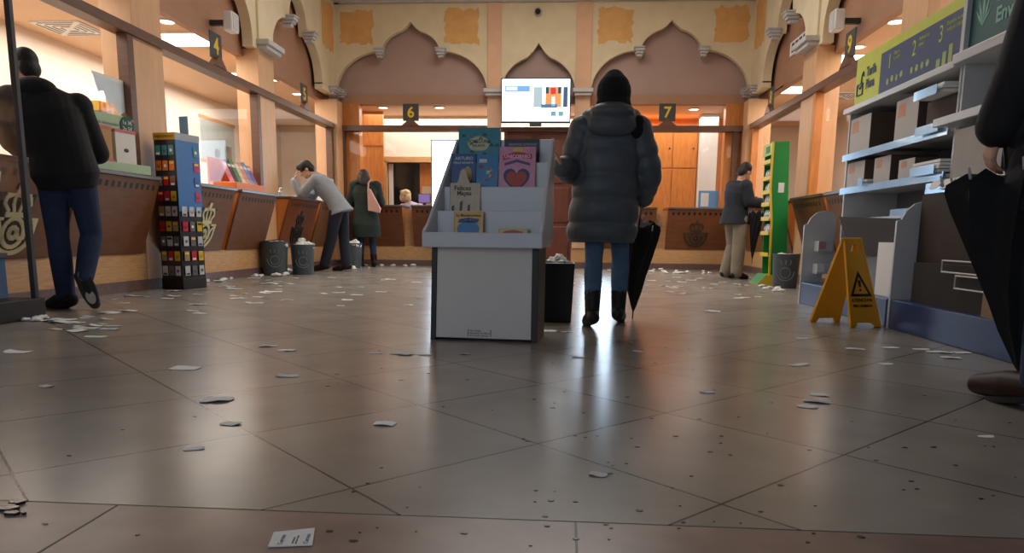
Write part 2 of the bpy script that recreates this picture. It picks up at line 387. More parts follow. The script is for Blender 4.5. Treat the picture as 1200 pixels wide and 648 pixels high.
# offices behind the counters
build('wall_left_office', MB().box(-6.6, -6.5, 2.5, 18, 0, 3.1), M_offw, **ST)
build('wall_left_office_end', MB().box(-6.6, -4.48, 2.4, 2.5, 0, 3.1), M_offw, **ST)
build('wall_right_office', MB().box(5.4, 5.5, 2.5, 18, 0, 3.1), M_offw, **ST)
build('wall_right_office_end', MB().box(3.48, 5.5, 2.4, 2.5, 0, 3.1), M_offw, **ST)
build('wall_back_office', MB().box(-3.66, 5.5, 17, 17.1, 0, 3.1).box(-6.6, -4.02, 17, 17.1, 0, 3.1).box(-4.02, -3.66, 17, 17.1, 2.2, 3.1), M_offw, **ST)
b = MB().box(-6.6, -4.4, 2.5, 17.1, 2.96, 3.02).box(3.4, 5.5, 2.5, 17.1, 2.96, 3.02).box(-4.4, 3.4, 13.98, 17.1, 2.96, 3.02)
build('ceiling_office', b, M_offc, **ST)
# back office partition with a framed doorway
b = MB().box(-4.4, -3.72, 15.5, 15.56, 0, 2.96).box(-2.55, .3, 15.5, 15.56, 0, 2.96).box(-3.72, -2.55, 15.5, 15.56, 2.06, 2.96)
build('wall_back_partition', b, M_offw, **ST)
b = MB().box(-3.82, -3.7, 15.46, 15.6, 0, 2.06).box(-2.58, -2.46, 15.46, 15.6, 0, 2.06).box(-3.82, -2.46, 15.46, 15.6, 2.04, 2.15)
build(nm('trim'), b, M_lw, **ST)
d = build(nm('door'), MB().box(-3.05, -2.58, 15.72, 15.76, 0, 2.04), M_ow, **ST)
build('door_handle', MB().cap((-3.0, 15.7, 1.0), (-2.9, 15.7, 1.0), .01), M_cap, d)
build('wall_doorway_shade', MB().box(-4.3, -2.0, 16.6, 16.65, 0, 3), M_black, **ST)  # black sheet, the darkness beyond the doorway put into its colour
build(nm('trim'), MB().box(-3.69, -3.6, 15.62, 15.66, 0, 2.02), M_white, **ST)
build(nm('trim'), MB().box(-4.38, -3.62, 14.9, 14.96, 0, 2.95).box(-4.38, -3.62, 14.88, 14.9, 2.3, 2.34), M_ow, **ST)   # wooden panel
build(nm('trim'), MB().box(2.62, 2.95, 15.2, 15.5, 0, 2.95), M_white, **ST)                                             # white column
build('wall_back_right', MB().box(.3, 3.3, 15.9, 15.96, 0, 2.96), M_ow, **ST)
# ------------------------------------------------------------------ counters
def emblem(side, s, t, k, n, parent, M, tilt=None):
    """crown over a post horn coil, raised from the panel"""
    b = MB(); fn0 = FR[side]
    fn = (lambda a, c, q: fn0(a, c, q+(tilt(c) if tilt else n)))
    sgn = 1
    def P(x, y): return (s+sgn*x*k, t+y*k)
    def ribbon(pts, w):
        for i in range(len(pts)-1):
            (x0, y0), (x1, y1) = pts[i], pts[i+1]; dx, dy = x1-x0, y1-y0; l = math.hypot(dx, dy) or 1; ex, ey = dx/l*w*.25, dy/l*w*.25; nx, ny = -dy/l*w/2, dx/l*w/2
            b.prism([P(x0-ex+nx, y0-ey+ny), P(x0-ex-nx, y0-ey-ny), P(x1+ex-nx, y1+ey-ny), P(x1+ex+nx, y1+ey+ny)], fn, .0, .014)
    bowl = [(-.5, .12), (-.47, -.02)]+[(-.47*math.cos(a), -.02-.42*math.sin(a)) for a in [PI*i/16 for i in range(1, 16)]]+[(.47, -.02), (.5, .12)]
    if M is M_embC:
        bk = MB(); bk.prism([P(x*1.12, y*1.1-.0) for x, y in bowl], fn, .0, .004); bk.prism([P(-.3, .12), P(.3, .12), P(.42, .56), P(-.42, .56)], fn, .0, .004); bk.prism([P(.08*math.cos(2*PI*i/10), .66+.08*math.sin(2*PI*i/10)) for i in range(10)], fn, 0, .004)
        build('emblem_backing', bk, mat('emblem_black', (24, 18, 15), .5), parent)
    ribbon(bowl, .075); ribbon([(-.52, .13), (-.28, .13)], .05); ribbon([(.52, .13), (.28, .13)], .05)
    ribbon([(.5, .12), (.3, -.02), (.26, -.2)], .05)
    ribbon([(-.36, .1), (-.22, -.22)], .05)
    ribbon([(.24*math.cos(a), -.1+.24*math.sin(a)) for a in [2*PI*i/18 for i in range(19)]], .07)
    ribbon([(.09*math.cos(a), -.1+.09*math.sin(a)) for a in [2*PI*i/10 for i in range(11)]], .08)
    ribbon([(.1, -.03), (.13, -.2), (.24, -.16)], .05)
    ribbon([(-.22, .2), (.22, .2)], .09)
    for x in (-.24, -.08, .08, .24):
        ribbon([(x*.8, .26), (x*1.25, .38), (x*1.15, .48), (x*.7, .52)], .06)
    ribbon([(-.26, .53), (.26, .53)], .05); ribbon([(-.02, .53), (.02, .66)], .12)
    return build('emblem', b, M, parent)
M_embC = mat('cream_emblem', (236, 224, 180), .5); M_embD = mat('brass_dark_emblem', (84, 72, 58), .4, metal=.4); M_embK = mat('black_emblem', (26, 22, 20), .5)
GAPS = {'left': [(4.55, 5.78, 'c'), (5.93, 7.13, 0), (7.45, 8.82, 'c'), (8.96, 10.1, 0), (10.62, 11.9, 'k'), (12.04, 13.35, 0)],
        'back': [(-4.1, -2.96, 0), (-2.78, -1.46, 0), (.44, 1.62, 0), (1.82, 3.12, 'd')],
        'right': [(7.45, 8.82, 0), (8.96, 10.1, 0), (10.62, 11.9, 0), (12.04, 13.3, 0)]}
CL = {('left', 0): 'brown counter with pale crown emblem behind the glass display case', ('left', 1): 'brown plain counter below the green greeting card stand', ('left', 2): 'brown counter with pale crown emblem beside the gift card tower',
      ('left', 3): 'brown plain counter below the orange magazine rack, behind the grey bins', ('left', 4): 'reddish counter with black emblem where the man in grey blazer leans', ('left', 5): 'brown counter in the back left corner behind the man in grey blazer',
      ('back', 0): 'brown counter behind the woman in dark green coat', ('back', 1): 'brown counter between the fair haired clerk and the book stand', ('back', 2): 'brown counter behind the folded umbrella, under sign seven',
      ('back', 3): 'brown counter with dark crown emblem left of the man in beige trousers', ('right', 0): 'brown counter mostly hidden behind the packaging shelves', ('right', 1): 'brown counter just left of the packaging shelves on the right',
      ('right', 2): 'brown counter behind the grey bin and green card stand', ('right', 3): 'brown counter in the back right corner behind the man in beige trousers'}
for side, L in GAPS.items():
    fn = FR[side]
    for k, (s0, s1, e) in enumerate(L):
        c = fn((s0+s1)/2, 0, .1)
        t = thing('service_counter', CL[(side, k)], 'counter', c, 'service counters round the hall')
        Mp = M_dwb if side == 'back' else M_dw
        if e == 'k': Mp = wood('red_counter', (128, 66, 32), .38, (12, 1.2, 1.2))
        tl = lambda z: .015+.235*(z-.36)/.74
        b = MB(); th = .03
        for a, bb in ((s0, s1),):
            b.loft([[fn(a, .36, tl(.36)-th), fn(bb, .36, tl(.36)-th), fn(bb, .36, tl(.36)), fn(a, .36, tl(.36))], [fn(a, 1.06, tl(1.06)-th), fn(bb, 1.06, tl(1.06)-th), fn(bb, 1.06, tl(1.06)), fn(a, 1.06, tl(1.06))]])
        build('front_panel', b, Mp, t, bev=.003)
        for a in (s0+.004, s1-.028): build('side_cheek', MB().prism([(.36, -.05), (.36, tl(.36)-th), (1.06, tl(1.06)-th), (1.06, -.05)], lambda z, n, q: fn(q, z, n), a, a+.024), M_ow, t)
        n = max(6, int((s1-s0)/.095)); w = (s1-s0-.1)/n
        for i in range(n):
            a = s0+.05+w*(i+.28); b = MB(); b.loft([[fn(a, .965, tl(.965)+.001), fn(a+w*.45, .965, tl(.965)+.001), fn(a+w*.45, .965, tl(.965)-.004), fn(a, .965, tl(.965)-.004)], [fn(a, 1.015, tl(1.015)+.001), fn(a+w*.45, 1.015, tl(1.015)+.001), fn(a+w*.45, 1.015, tl(1.015)-.004), fn(a, 1.015, tl(1.015)-.004)]]); build('vent_slot', b, M_black, t)
        b = MB(); wbox(b, side, s0-.01, s1+.01, 1.062, 1.1, -.45, tl(1.08)+.015, .006); build('worktop', b, mat('worktop_dark', (92, 76, 66), .3), t)
        if e:
            M = {'c': M_embC, 'd': M_embD, 'k': M_embK}[e]
            q = {('left', 0): 5.3, ('left', 2): 8.26, ('left', 4): 11.2, ('back', 3): 2.34}[(side, k)]
            emblem(side, q, .60 if side == 'left' else .60, .44 if side == 'left' else .4, 0, t, M, tl)
# ------------------------------------------------------------------ counter number signs
M_sign = mat('sign_slate', (62, 64, 66), .5); M_yel = mat('sign_yellow', (228, 190, 40), .5)
def number_sign(side, s, digit, desc):
    fn = FR[side]; t = thing('counter_number_sign', desc, 'sign', fn(s, 2.51, .02), 'numbered signs over the counters')
    b = MB(); b.prism([(s-.17, 2.51), (s+.17, 2.51), (s+.06, 2.6), (s, 2.64), (s-.06, 2.6)], fn, -.02, .06); build('bracket', b, M_beam, t)
    b = MB(); wbox(b, side, s-.145, s+.145, 2.6, 2.9, .0, .018, .004); build('plate', b, M_sign, t)
    rx = RX[side]; rx = -rx if side == 'left' else rx
    rx = {'left': V((0, 1, 0)), 'right': V((0, -1, 0)), 'back': V((1, 0, 0))}[side]
    nrm = {'left': V((1, 0, 0)), 'right': V((-1, 0, 0)), 'back': V((0, -1, 0))}[side]
    # text plane: rx x up must equal nrm
    if rx.cross(V((0, 0, 1))).dot(nrm) < 0: rx = -rx
    text(digit, .26, fn(s, 2.665, .0195), rx, (0, 0, 1), M_yel, t, 'digit', align='CENTER', bold=.006)
number_sign('left', 8.96, '4', 'slate sign with yellow number 4 above the card tower')
number_sign('left', 11.98, '5', 'slate sign with yellow number 5 near the back left corner')
number_sign('back', -2.82, '6', 'slate sign with yellow number 6 on the back wall')
number_sign('back', 1.76, '7', 'slate sign with yellow number 7 on the back wall')
number_sign('right', 12.3, '8', 'slate sign with yellow number 8 near the back right corner')
number_sign('right', 9.05, '9', 'slate sign with yellow number 9 left of the packaging shelves')
# ------------------------------------------------------------------ TV and totems
E_tv = emis('screen_white', (222, 242, 255), 4)
t = thing('television', 'wide lit television hanging under the middle pointed arch', 'television', (-.555, 13.5, 2.55))
b = MB().box(-1.165, .055, 13.5, 13.55, 2.535, 3.29, bev=.006); build('frame', b, M_black, t)
build('screen', MB().box(-1.145, .035, 13.492, 13.501, 2.565, 3.27), E_tv, t)
scr = MB().box(-.92, .0, 13.55, 13.7, 2.7, 3.1); build('wall_bracket', scr, M_dgrey, t)
build('sensor_bar', MB().box(-.66, -.45, 13.47, 13.55, 2.48, 2.535, bev=.008), M_dgrey, t)
for (x0, x1, z0, z1, c, n) in ((-1.1, -.66, 3.06, 3.165, (120, 170, 226), 'blue_banner'), (-1.08, -.88, 3.08, 3.145, (225, 240, 250), 'banner_field'), (-.6, -.44, 2.8, 3.14, (170, 190, 196), 'grey_picture'), (-.39, -.11, 2.8, 3.14, (236, 150, 80), 'orange_picture'),
                        (-.39, -.33, 3.03, 3.14, (30, 60, 80), 'picture_corner'), (-.17, -.11, 3.03, 3.14, (30, 60, 80), 'picture_corner'), (-.30, -.21, 3.02, 3.13, (210, 40, 50), 'red_figure'), (-.28, -.22, 2.82, 2.98, (230, 240, 245), 'white_figure'), (-.46, -.18, 2.79, 2.85, (60, 110, 160), 'picture_foot'),
                        (-.08, .0, 2.8, 3.14, (60, 80, 110), 'dark_picture'), (-.29, -.2, 2.65, 2.73, (110, 160, 170), 'icon_square'), (-.16, -.07, 2.65, 2.73, (110, 160, 170), 'icon_square')):
    dz = .004 if n in ('banner_field',) else .002+(.002 if 'figure' in n or 'corner' in n or 'foot' in n else 0)
    build(n, MB().box(x0, x1, 13.492-dz, 13.4925, z0, z1), emis('tv_'+n, c, 1.2), t)
E_to = emis('totem_white', (205, 232, 255), 8.5)
for x0, x1, zz, lab, pole in ((-2.36, -1.72, 2.22, 'tall bright white information screen left of the book stand', -2.0), (.33, .86, 2.25, 'tall bright white information screen behind the woman in grey puffer coat', .42)):
    t = thing('information_screen', lab, 'screen', ((x0+x1)/2, 13.3, 0), 'lit information screens')
    build('casing', MB().box(x0-.02, x1+.02, 13.3, 13.36, .6, zz, bev=.006), M_black, t)
    build('screen', MB().box(x0, x1, 13.293, 13.301, .62, zz-.02), E_to, t)
    build('stand', MB().box(pole-.03, pole+.03, 13.31, 13.35, .02, .62).box(pole-.06, pole+.06, 13.2, 13.45, 0, .02), M_black, t)
# ------------------------------------------------------------------ wall fixtures
t = thing('security_camera', 'small dome security camera high on the middle arch', 'camera', (-.55, 13.7, 4.38))
build('base', MB().cap((-.55, 13.72, 4.43), (-.55, 13.68, 4.43), .07), M_cap, t, smooth=True); build('dome', MB().ell((-.55, 13.63, 4.42), (.05, .05, .05)), M_black, t, smooth=True)
for side, s, z, lab in (('left', 9.3, 3.1, 'white box speaker on the left wall fascia'), ('right', 9.4, 3.09, 'white box speaker on the right wall fascia')):
    fn = FR[side]; t = thing('wall_speaker', lab, 'speaker', fn(s, z, 0), 'wall speakers')
    b = MB(); wbox(b, side, s-.1, s+.1, z-.11, z+.12, .0, .12, .02); build('cabinet', b, M_white, t)
    b = MB(); wbox(b, side, s-.08, s+.08, z-.09, z+.1, .12, .125); build('grille', b, M_cap, t)
    b = MB(); wbox(b, side, s-.03, s+.03, z-.03, z+.03, -.2, .0); build('bracket', b, M_dgrey, t)
t = thing('air_vent', 'white slatted air vent on the right wall under the arch', 'vent', Rw(11.5, 3.3, -.19))
b = MB(); wbox(b, 'right', 10.9, 12.1, 3.3, 3.5, -.2, -.17, .004); build('frame', b, M_white, t)
b = MB()
for i in range(6): wbox(b, 'right', 10.98+i*.18, 11.1+i*.18, 3.335, 3.465, -.172, -.166)
build('slats', b, M_dgrey, t)
# office ceiling lights
E_lp = emis('lamp_panel', (255, 240, 214), 7); E_dl = emis('downlight', (255, 236, 205), 10)
def lamp(name, x, y, sx, sy, lab, g):
    t = thing(name, lab, 'ceiling light', (x, y, 2.95), g)
    if name == 'ceiling_light_panel':
        build('diffuser', MB().box(x-sx/2, x+sx/2, y-sy/2, y+sy/2, 2.945, 2.955), E_lp, t)
        f = MB()
        for q in ((x-sx/2-.02, x-sx/2, y-sy/2-.02, y+sy/2+.02), (x+sx/2, x+sx/2+.02, y-sy/2-.02, y+sy/2+.02), (x-sx/2, x+sx/2, y-sy/2-.02, y-sy/2), (x-sx/2, x+sx/2, y+sy/2, y+sy/2+.02)): f.box(*q, 2.94, 2.965)
        build('frame', f, M_white, t)
    else:
        build('diffuser', MB().lathe([(.001, 2.948), (sx/2, 2.948), (sx/2, 2.956), (.001, 2.956)], (x, y, 0), 20), E_dl, t)
        build('rim', MB().tube([(x+(sx/2+.012)*math.cos(a), y+(sx/2+.012)*math.sin(a), 2.95) for a in [2*PI*i/20 for i in range(20)]], .014, 8, True), M_white, t, smooth=True)
lamp('ceiling_light_panel', -4.8, 9.45, .62, .62, 'square lit ceiling panel beside sign 4', 'office ceiling light panels')
lamp('ceiling_light_panel', -4.9, 11.65, .62, .62, 'square lit ceiling panel behind the second left pillar', 'office ceiling light panels')
lamp('ceiling_light_panel', 3.75, 10.7, .62, .62, 'square lit ceiling panel beside sign 9', 'office ceiling light panels')
lamp('ceiling_light_panel', 4.0, 8.35, .62, .62, 'square lit ceiling panel above the packaging sign', 'office ceiling light panels')
lamp('ceiling_light_panel', 3.7, 12.75, .6, .6, 'square lit ceiling panel beside sign 8', 'office ceiling light panels')
for px, py, lab in ((195, 25, 'round ceiling spotlight left of sign 4'), (349, 110, 'round ceiling spotlight left of sign 5'), (449, 126, 'round ceiling spotlight left of sign 6'), (515, 126, 'round ceiling spotlight right of sign 6'), (813, 128, 'round ceiling spotlight right of sign 7'),
                    (1004, 55, 'round ceiling spotlight right of sign 9'), (1051, 25, 'round ceiling spotlight above the yellow price sign')):
    p = fl(px, py, 2.95); p.y = min(p.y, 16.5); lamp('ceiling_spotlight', p.x, p.y, .17, .17, lab, 'office ceiling spotlights')
for px, py, lab in ((82, 33, 'square radial air grille in the left office ceiling'), (983, 112, 'square radial air grille in the right office ceiling')):
    p = fl(px, py, 2.955); t = thing('ceiling_air_grille', lab, 'air grille', (p.x, p.y, 2.945), 'ceiling air grilles')
    build('plate', MB().box(p.x-.3, p.x+.3, p.y-.3, p.y+.3, 2.945, 2.96), M_white, t)
    b = MB()
    for q in range(4):
        for k in range(4):
            a = q*PI/2+PI/4; r = .07+.06*k; w = .05+.055*k
            c0 = V((math.cos(q*PI/2), math.sin(q*PI/2), 0)); n0 = V((-c0.y, c0.x, 0))
            o = V((p.x, p.y, 2.943)); P = [o+c0*r-n0*w, o+c0*r+n0*w, o+c0*(r+.025)+n0*w, o+c0*(r+.025)-n0*w]
            b.loft([P, [x+V((0, 0, .004)) for x in P]])
    build('slots', b, M_black, t)
# ------------------------------------------------------------------ people
def ring(c, R, Fv, a, b, n=22, pw=.85):
    out = []
    for j in range(n):
        t = 2*PI*j/n; cx, sy = math.cos(t), math.sin(t)
        out.append(c+R*a*math.copysign(abs(cx)**pw, cx)+Fv*b*math.copysign(abs(sy)**pw, sy))
    return out
def chain(mb, pts, rs):
    for i in range(len(pts)-1): mb.cap(pts[i], pts[i+1], rs[i], rs[i+1])
def hand(mb, wr, d, nrm, thumb, s=1, curl=.35):
    d = d.normalized(); nrm = (nrm-d*nrm.dot(d)).normalized(); side = d.cross(nrm)*thumb
    for i in range(4):
        o = side*((1.5-i)*.019*s); kn = wr+d*.088*s+o; mb.cap(wr+o*.6+d*.01*s, kn, .014*s, .0115*s, 8)
        dd = d; p = kn; ln = (.036, .04, .038, .03)[i]*s
        for k in range(3):
            a = curl*(1+.25*k); dd = (dd*math.cos(a)+nrm*math.sin(a)).normalized(); nn = nrm; nrm2 = (nn*math.cos(a)-d*math.sin(a))
            q = p+dd*ln*(1, .75, .6)[k]; mb.cap(p, q, (.0098-.001*k)*s, (.009-.001*k)*s, 8); p = q
    b0 = wr+d*.03*s+side*.026*s; b1 = b0+(d*.55+side*.7+nrm*.35).normalized()*.04*s; b2 = b1+(d*.9+side*.2+nrm*.3).normalized()*.03*s
    mb.cap(wr+d*.012*s+side*.012*s, b0, .015*s, .0135*s, 8); mb.cap(b0, b1, .013*s, .011*s, 8); mb.cap(b1, b2, .0105*s, .009*s, 8)
class Person:
    def __init__(s, name, label, group, base, ang, H=1.7, **ov):
        k = s.k = H/1.70; s.f = V((math.cos(ang), math.sin(ang), 0)); s.r = V((s.f.y, -s.f.x, 0)); b = V(base); z = V((0, 0, 1))
        J = {'hip': b+z*.93*k, 'waist': b+z*1.07*k, 'chest': b+z*1.28*k, 'neck': b+z*1.44*k, 'head': b+z*1.585*k}
        for c, q in (('L', -1), ('R', 1)):
            J['sh'+c] = b+z*1.395*k+s.r*q*.185*k; J['el'+c] = b+z*1.10*k+s.r*q*.235*k-s.f*.02; J['wr'+c] = b+z*.86*k+s.r*q*.235*k+s.f*.04
            J['hp'+c] = b+z*.90*k+s.r*q*.09*k; J['kn'+c] = b+z*.49*k+s.r*q*.095*k+s.f*.015; J['an'+c] = b+z*.085*k+s.r*q*.1*k; J['toe'+c] = J['an'+c]+s.f*.17*k-z*.055*k
            J['hd'+c] = V((0, 0, -1)); J['pn'+c] = -s.r*q
        J['face'] = s.f.copy(); J['hup'] = z.copy()
        J.update({a: V(c) for a, c in ov.items()}); s.J = J
        s.t = thing(name, label, 'person', base, group)
    def torso(s, mb, grow=0, z0=0, shoulders=True, wid=1.0, low=None):
        J, k = s.J, s.k; R1 = (J['hpR']-J['hpL']).normalized(); R2 = (J['shR']-J['shL']).normalized()
        spine = [(J['hip']+(J['hip']-J['waist']).normalized()*.1*k, .13, .09), (J['hip'], .165, .115), (J['waist'], .145, .1), (J['waist'].lerp(J['chest'], .55), .16, .112), (J['chest'], .178, .118), (J['chest'].lerp(J['neck'], .6), .165, .098), (J['chest'].lerp(J['neck'], .9), .09, .07), (J['neck']+(J['neck']-J['chest']).normalized()*.02, .055, .058)]
        if low: spine = low+spine[1:]
        rings = []
        for i, (c, a, b) in enumerate(spine):
            t = i/(len(spine)-1); R = R1.lerp(R2, t).normalized(); c0 = spine[max(i-1, 0)][0]; c1 = spine[min(i+1, len(spine)-1)][0]; ax = (c1-c0).normalized(); R = (R-ax*R.dot(ax)).normalized(); Fv = ax.cross(R)
            rings.append(ring(c, R, Fv, (a*wid+grow)*k if a < 1 else a, (b+grow)*k))
        mb.loft(rings)
    def arm(s, mb, c, grow=0, upto=1.0, rs=(.052, .043, .033)):
        J, k = s.J, s.k; w = J['el'+c].lerp(J['wr'+c], upto)
        chain(mb, [J['chest'].lerp(J['sh'+c], .6), J['sh'+c]], [(.06+grow)*k, (rs[0]+.008+grow)*k])
        chain(mb, [J['sh'+c], J['el'+c], w], [(rs[0]+grow)*k, (rs[1]+grow)*k, (rs[2]+grow)*k])
    def leg(s, mb, c, grow=0, rs=(.085, .056, .04), upto=1.0):
        J, k = s.J, s.k; a = J['kn'+c].lerp(J['an'+c], upto); calf = J['kn'+c].lerp(a, .3)+(J['kn'+c]-J['toe'+c]).normalized()*0
        chain(mb, [J['hip'].lerp(J['hp'+c], .75), J['hp'+c]+(J['kn'+c]-J['hp'+c])*.12, J['kn'+c], calf, a], [(.1+grow)*k, (rs[0]+grow)*k, (rs[1]+grow)*k, (rs[1]+.002+grow)*k, (rs[2]+grow)*k])
    def head(s, mb):
        J, k = s.J, s.k; h, f, u = J['head'], J['face'].normalized(), J['hup'].normalized(); u = (u-f*u.dot(f)).normalized(); r = f.cross(u); M = Matrix((r, f, u)).transposed()
        mb.ell(h+u*.025*k, (.076*k, .096*k, .09*k), M, 20, 14); mb.ell(h+f*.022*k-u*.045*k, (.058*k, .07*k, .07*k), M); mb.ell(h+f*.062*k-u*.088*k, (.03*k, .03*k, .024*k), M)
        mb.cap(h+f*.088*k+u*.01*k, h+f*.112*k-u*.028*k, .011*k, .015*k); mb.ell(h+f*.084*k+u*.03*k, (.05*k, .016*k, .012*k), M)
        mb.ell(h+f*.09*k-u*.062*k, (.024*k, .012*k, .007*k), M); mb.ell(h+f*.088*k-u*.074*k, (.02*k, .012*k, .007*k), M)
        for q in (-1, 1): mb.ell(h+r*q*.078*k-f*.005*k-u*.01*k, (.01*k, .02*k, .032*k), M)
        mb.cap(J['neck']-(J['head']-J['neck'])*.2, h-u*.05*k-f*.015*k, .054*k, .05*k); s.hM = M; s.hr = r
    def eyes(s):
        J, k = s.J, s.k; h, f, u = J['head'], J['face'].normalized(), s.hM.col[2]
        b = MB()
        for q in (-1, 1): b.ell(h+f*.086*k+s.hr*q*.031*k+u*.008*k, (.011*k, .008*k, .007*k), s.hM)
        build('eyes', b, mat('eye', (50, 36, 28), .3), s.t, smooth=True)
    def body(s, vox=.0075, hc=(.35, .35), skin=None):
        b = MB(); s.torso(b); J, k = s.J, s.k
        for n, c in enumerate('LR'):
            s.arm(b, c); s.leg(b, c); hand(b, J['wr'+c], J['hd'+c], J['pn'+c], (-1 if c == 'R' else 1)*-1, k, hc[n])
            chain(b, [J['an'+c]-(J['toe'+c]-J['an'+c])*.2-V((0, 0, .03*k)), J['toe'+c]], [.036*k, .028*k])
            chain(b, [J['an'+c], J['an'+c]-(J['toe'+c]-J['an'+c])*.15-V((0, 0, .03*k))], [.04*k, .036*k])
        s.head(b); remesh('body', b, vox, skin or M_skin, s.t, 3); s.eyes()
    def shoes(s, M, name='shoe', boot=0, Ms=None, wide=1, only='LR'):
        J, k = s.J, s.k
        for c in only:
            b = MB(); an, to = J['an'+c], J['toe'+c]; d = (to-an); hl = an-d*.28-V((0, 0, .035*k)); z = V((0, 0, .02*k))
            b.cap(hl+z*.2, an.lerp(to, .55)-z*.4, .046*k*wide, .05*k*wide); b.cap(an.lerp(to, .55)-z*.4, to+d.normalized()*.03*k, .05*k*wide, .034*k*wide); b.cap(an, hl, .052*k, .045*k)
            if boot: b.cap(an, J['an'+c].lerp(J['kn'+c], boot), .052*k, .06*k)
            else: b.cap(an, an+(J['kn'+c]-an)*.06, .05*k, .048*k)
            zmin = J['_floor'].z if '_floor' in J else 0
            o = remesh(name, b, .009, M, s.t, 3)
            for v in o.data.vertices:
                if v.co.z+ORG[s.t.name].z < .001: v.co.z = .001-ORG[s.t.name].z
            if Ms:
                so = MB(); dn = d.normalized(); sl = abs(dn.z)**3; zz = V((0, 0, 1-sl))+s.f*sl; rr = dn.cross(zz).normalized(); P = []
                for j in range(16):
                    a = 2*PI*j/16; P.append(hl.lerp(to, .5)+dn*(.155*k*math.cos(a))+rr*(.046*k*wide*math.sin(a)))
                nn = rr.cross(dn).normalized(); lo = -.048*k
                q0 = [p+nn*lo for p in P]; q1 = [p+nn*(lo+.022*k) for p in P]
                so.loft([q0, q1]); so_ = build('sole', so, Ms, o, smooth=True)
                if sl > .4:
                    b2 = MB()
                    for cx, ww, ll in ((.07, .03, .05), (-.085, .026, .035)):
                        cc_ = hl.lerp(to, .5)+dn*cx*k+nn*(lo-.001); ps = [cc_+dn*ll*k*math.cos(a)+rr*ww*k*math.sin(a) for a in [2*PI*i/12 for i in range(12)]]; build('sole_patch', MB().loft([ps, [p-nn*.002 for p in ps]]), M_soleW, o)
    def trousers(s, M, grow=.012, rs=(.088, .062, .052), upto=.96, name='trousers', vox=.01):
        b = MB(); J, k = s.J, s.k
        for c in 'LR': s.leg(b, c, grow, rs, upto)
        R = (J['hpR']-J['hpL']).normalized(); ax = (J['waist']-J['hip']).normalized(); R = (R-ax*R.dot(ax)).normalized(); Fv = ax.cross(R)
        b.loft([ring(J['hip']-ax*.1*k, R, Fv, .14*k, .1*k), ring(J['hip'], R, Fv, (.17+grow)*k, (.12+grow)*k), ring(J['hip'].lerp(J['waist'], .8), R, Fv, (.15+grow)*k, (.105+grow)*k)])
        return remesh(name, b, vox, M, s.t, 4)
    def hairs(s, M, parts, name='hair', vox=.009):
        b = MB(); J, k = s.J, s.k; h, f, u = J['head'], J['face'].normalized(), s.hM.col[2]
        for (x, y, z), r3 in parts: b.ell(h+s.hr*x*k+f*y*k+u*z*k, [q*k for q in r3], s.hM, 18, 12)
        return remesh(name, b, vox, M, s.t, 1)
def crease(M0name, c, rough=.85, sc=9, bump=.5, var=.15):
    return mat(M0name, c, rough, var=var, scale=sc, bump=bump)
M_jean = crease('dark_blue_jeans', (36, 52, 84), .85, 14); M_jean2 = crease('blue_jeans', (84, 112, 146), .85, 14)
M_blk = crease('black_jacket_cloth', (15, 17, 23), .8, 10, .6, .3); M_navy = crease('navy_trouser_cloth', (24, 28, 44), .85, 10)
M_blaz = crease('grey_blazer_cloth', (146, 150, 156), .85, 12, .5, .07); M_coatg = crease('dark_green_coat_cloth', (26, 38, 32), .85, 9, .5, .25)
M_puff = mat('grey_puffer_nylon', (80, 86, 92), .5, var=.12, scale=10, bump=.5); M_dkjk = crease('dark_jacket_cloth', (34, 38, 50), .8, 10, .5, .2)
M_beige = crease('beige_trouser_cloth', (142, 128, 112), .85, 10, .5, .08); M_shoe = mat('black_leather', (18, 17, 18), .55, var=.2); M_brown = mat('brown_leather', (48, 24, 18), .5, var=.25, scale=20, spec=.25)
M_rub = mat('rubber_sole', (30, 30, 32), .7); M_soleW = mat('pale_sole_patch', (176, 172, 160), .7)

# --- woman in grey puffer coat
W = Person('person', 'person in black beanie and grey quilted puffer coat seen from behind, holding a folded umbrella', None, (.27, 4.86, 0), PI/2, 1.54,
           head=(.285, 4.83, 1.425), neck=(.27, 4.85, 1.29), hup=(.05, 0, 1),
           anL=(.185, 4.72, .085), anR=(.37, 4.98, .085), toeL=(.16, 4.88, .03), toeR=(.40, 5.13, .03), knL=(.19, 4.82, .44), knR=(.37, 4.96, .44), hpL=(.20, 4.86, .8), hpR=(.345, 4.88, .8),
           shL=(.10, 4.85, 1.245), shR=(.445, 4.85, 1.245), elL=(.0, 4.83, 1.0), wrL=(-.045, 4.72, 1.0), hdL=(-.8, -.5, .05), pnL=(0, .1, -1),
           elR=(.525, 4.86, .98), wrR=(.50, 4.98, .80), hdR=(-.1, .4, -.8), pnR=(-1, 0, -.2))
W.J['wrL'] = V((-.03, 4.66, 1.0)); W.J['elL'] = V((.03, 4.82, .985)); W.J['hdL'] = V((-.35, -.35, .8)); W.J['pnL'] = V((-.8, -.1, -.4))
W.body(.007, (.4, .8))
W.trousers(M_jean2, .006, (.08, .058, .046))
W.shoes(M_shoe, 'boot', .42)
def puffer(P, z0, z1, wid, dep, c0, c1, seams):
    b = MB(); n = 56
    edges = [z0]+seams+[z1]
    rings = []
    for i in range(n+1):
        z = z0+(z1-z0)*i/n; t = (z-z0)/(z1-z0)
        for a, bb in zip(edges, edges[1:]):
            if a <= z <= bb+1e-6: q = abs(math.sin(PI*(z-a)/(bb-a)))**.5; break
        w = wid(t)*(.91+.09*q); d = dep(t)*(.84+.16*q); c = V(c0).lerp(V(c1), t); rings.append(ring(V((c.x, c.y, z)), V((1, 0, 0)), V((0, 1, 0)), w, d, 28, .9))
    b.loft(rings); return b
def lerpk(K):
    def g(t):
        for (a, x), (b_, y) in zip(K, K[1:]):
            if a <= t <= b_: return x+(y-x)*(t-a)/(b_-a)
        return K[-1][1]
    return g
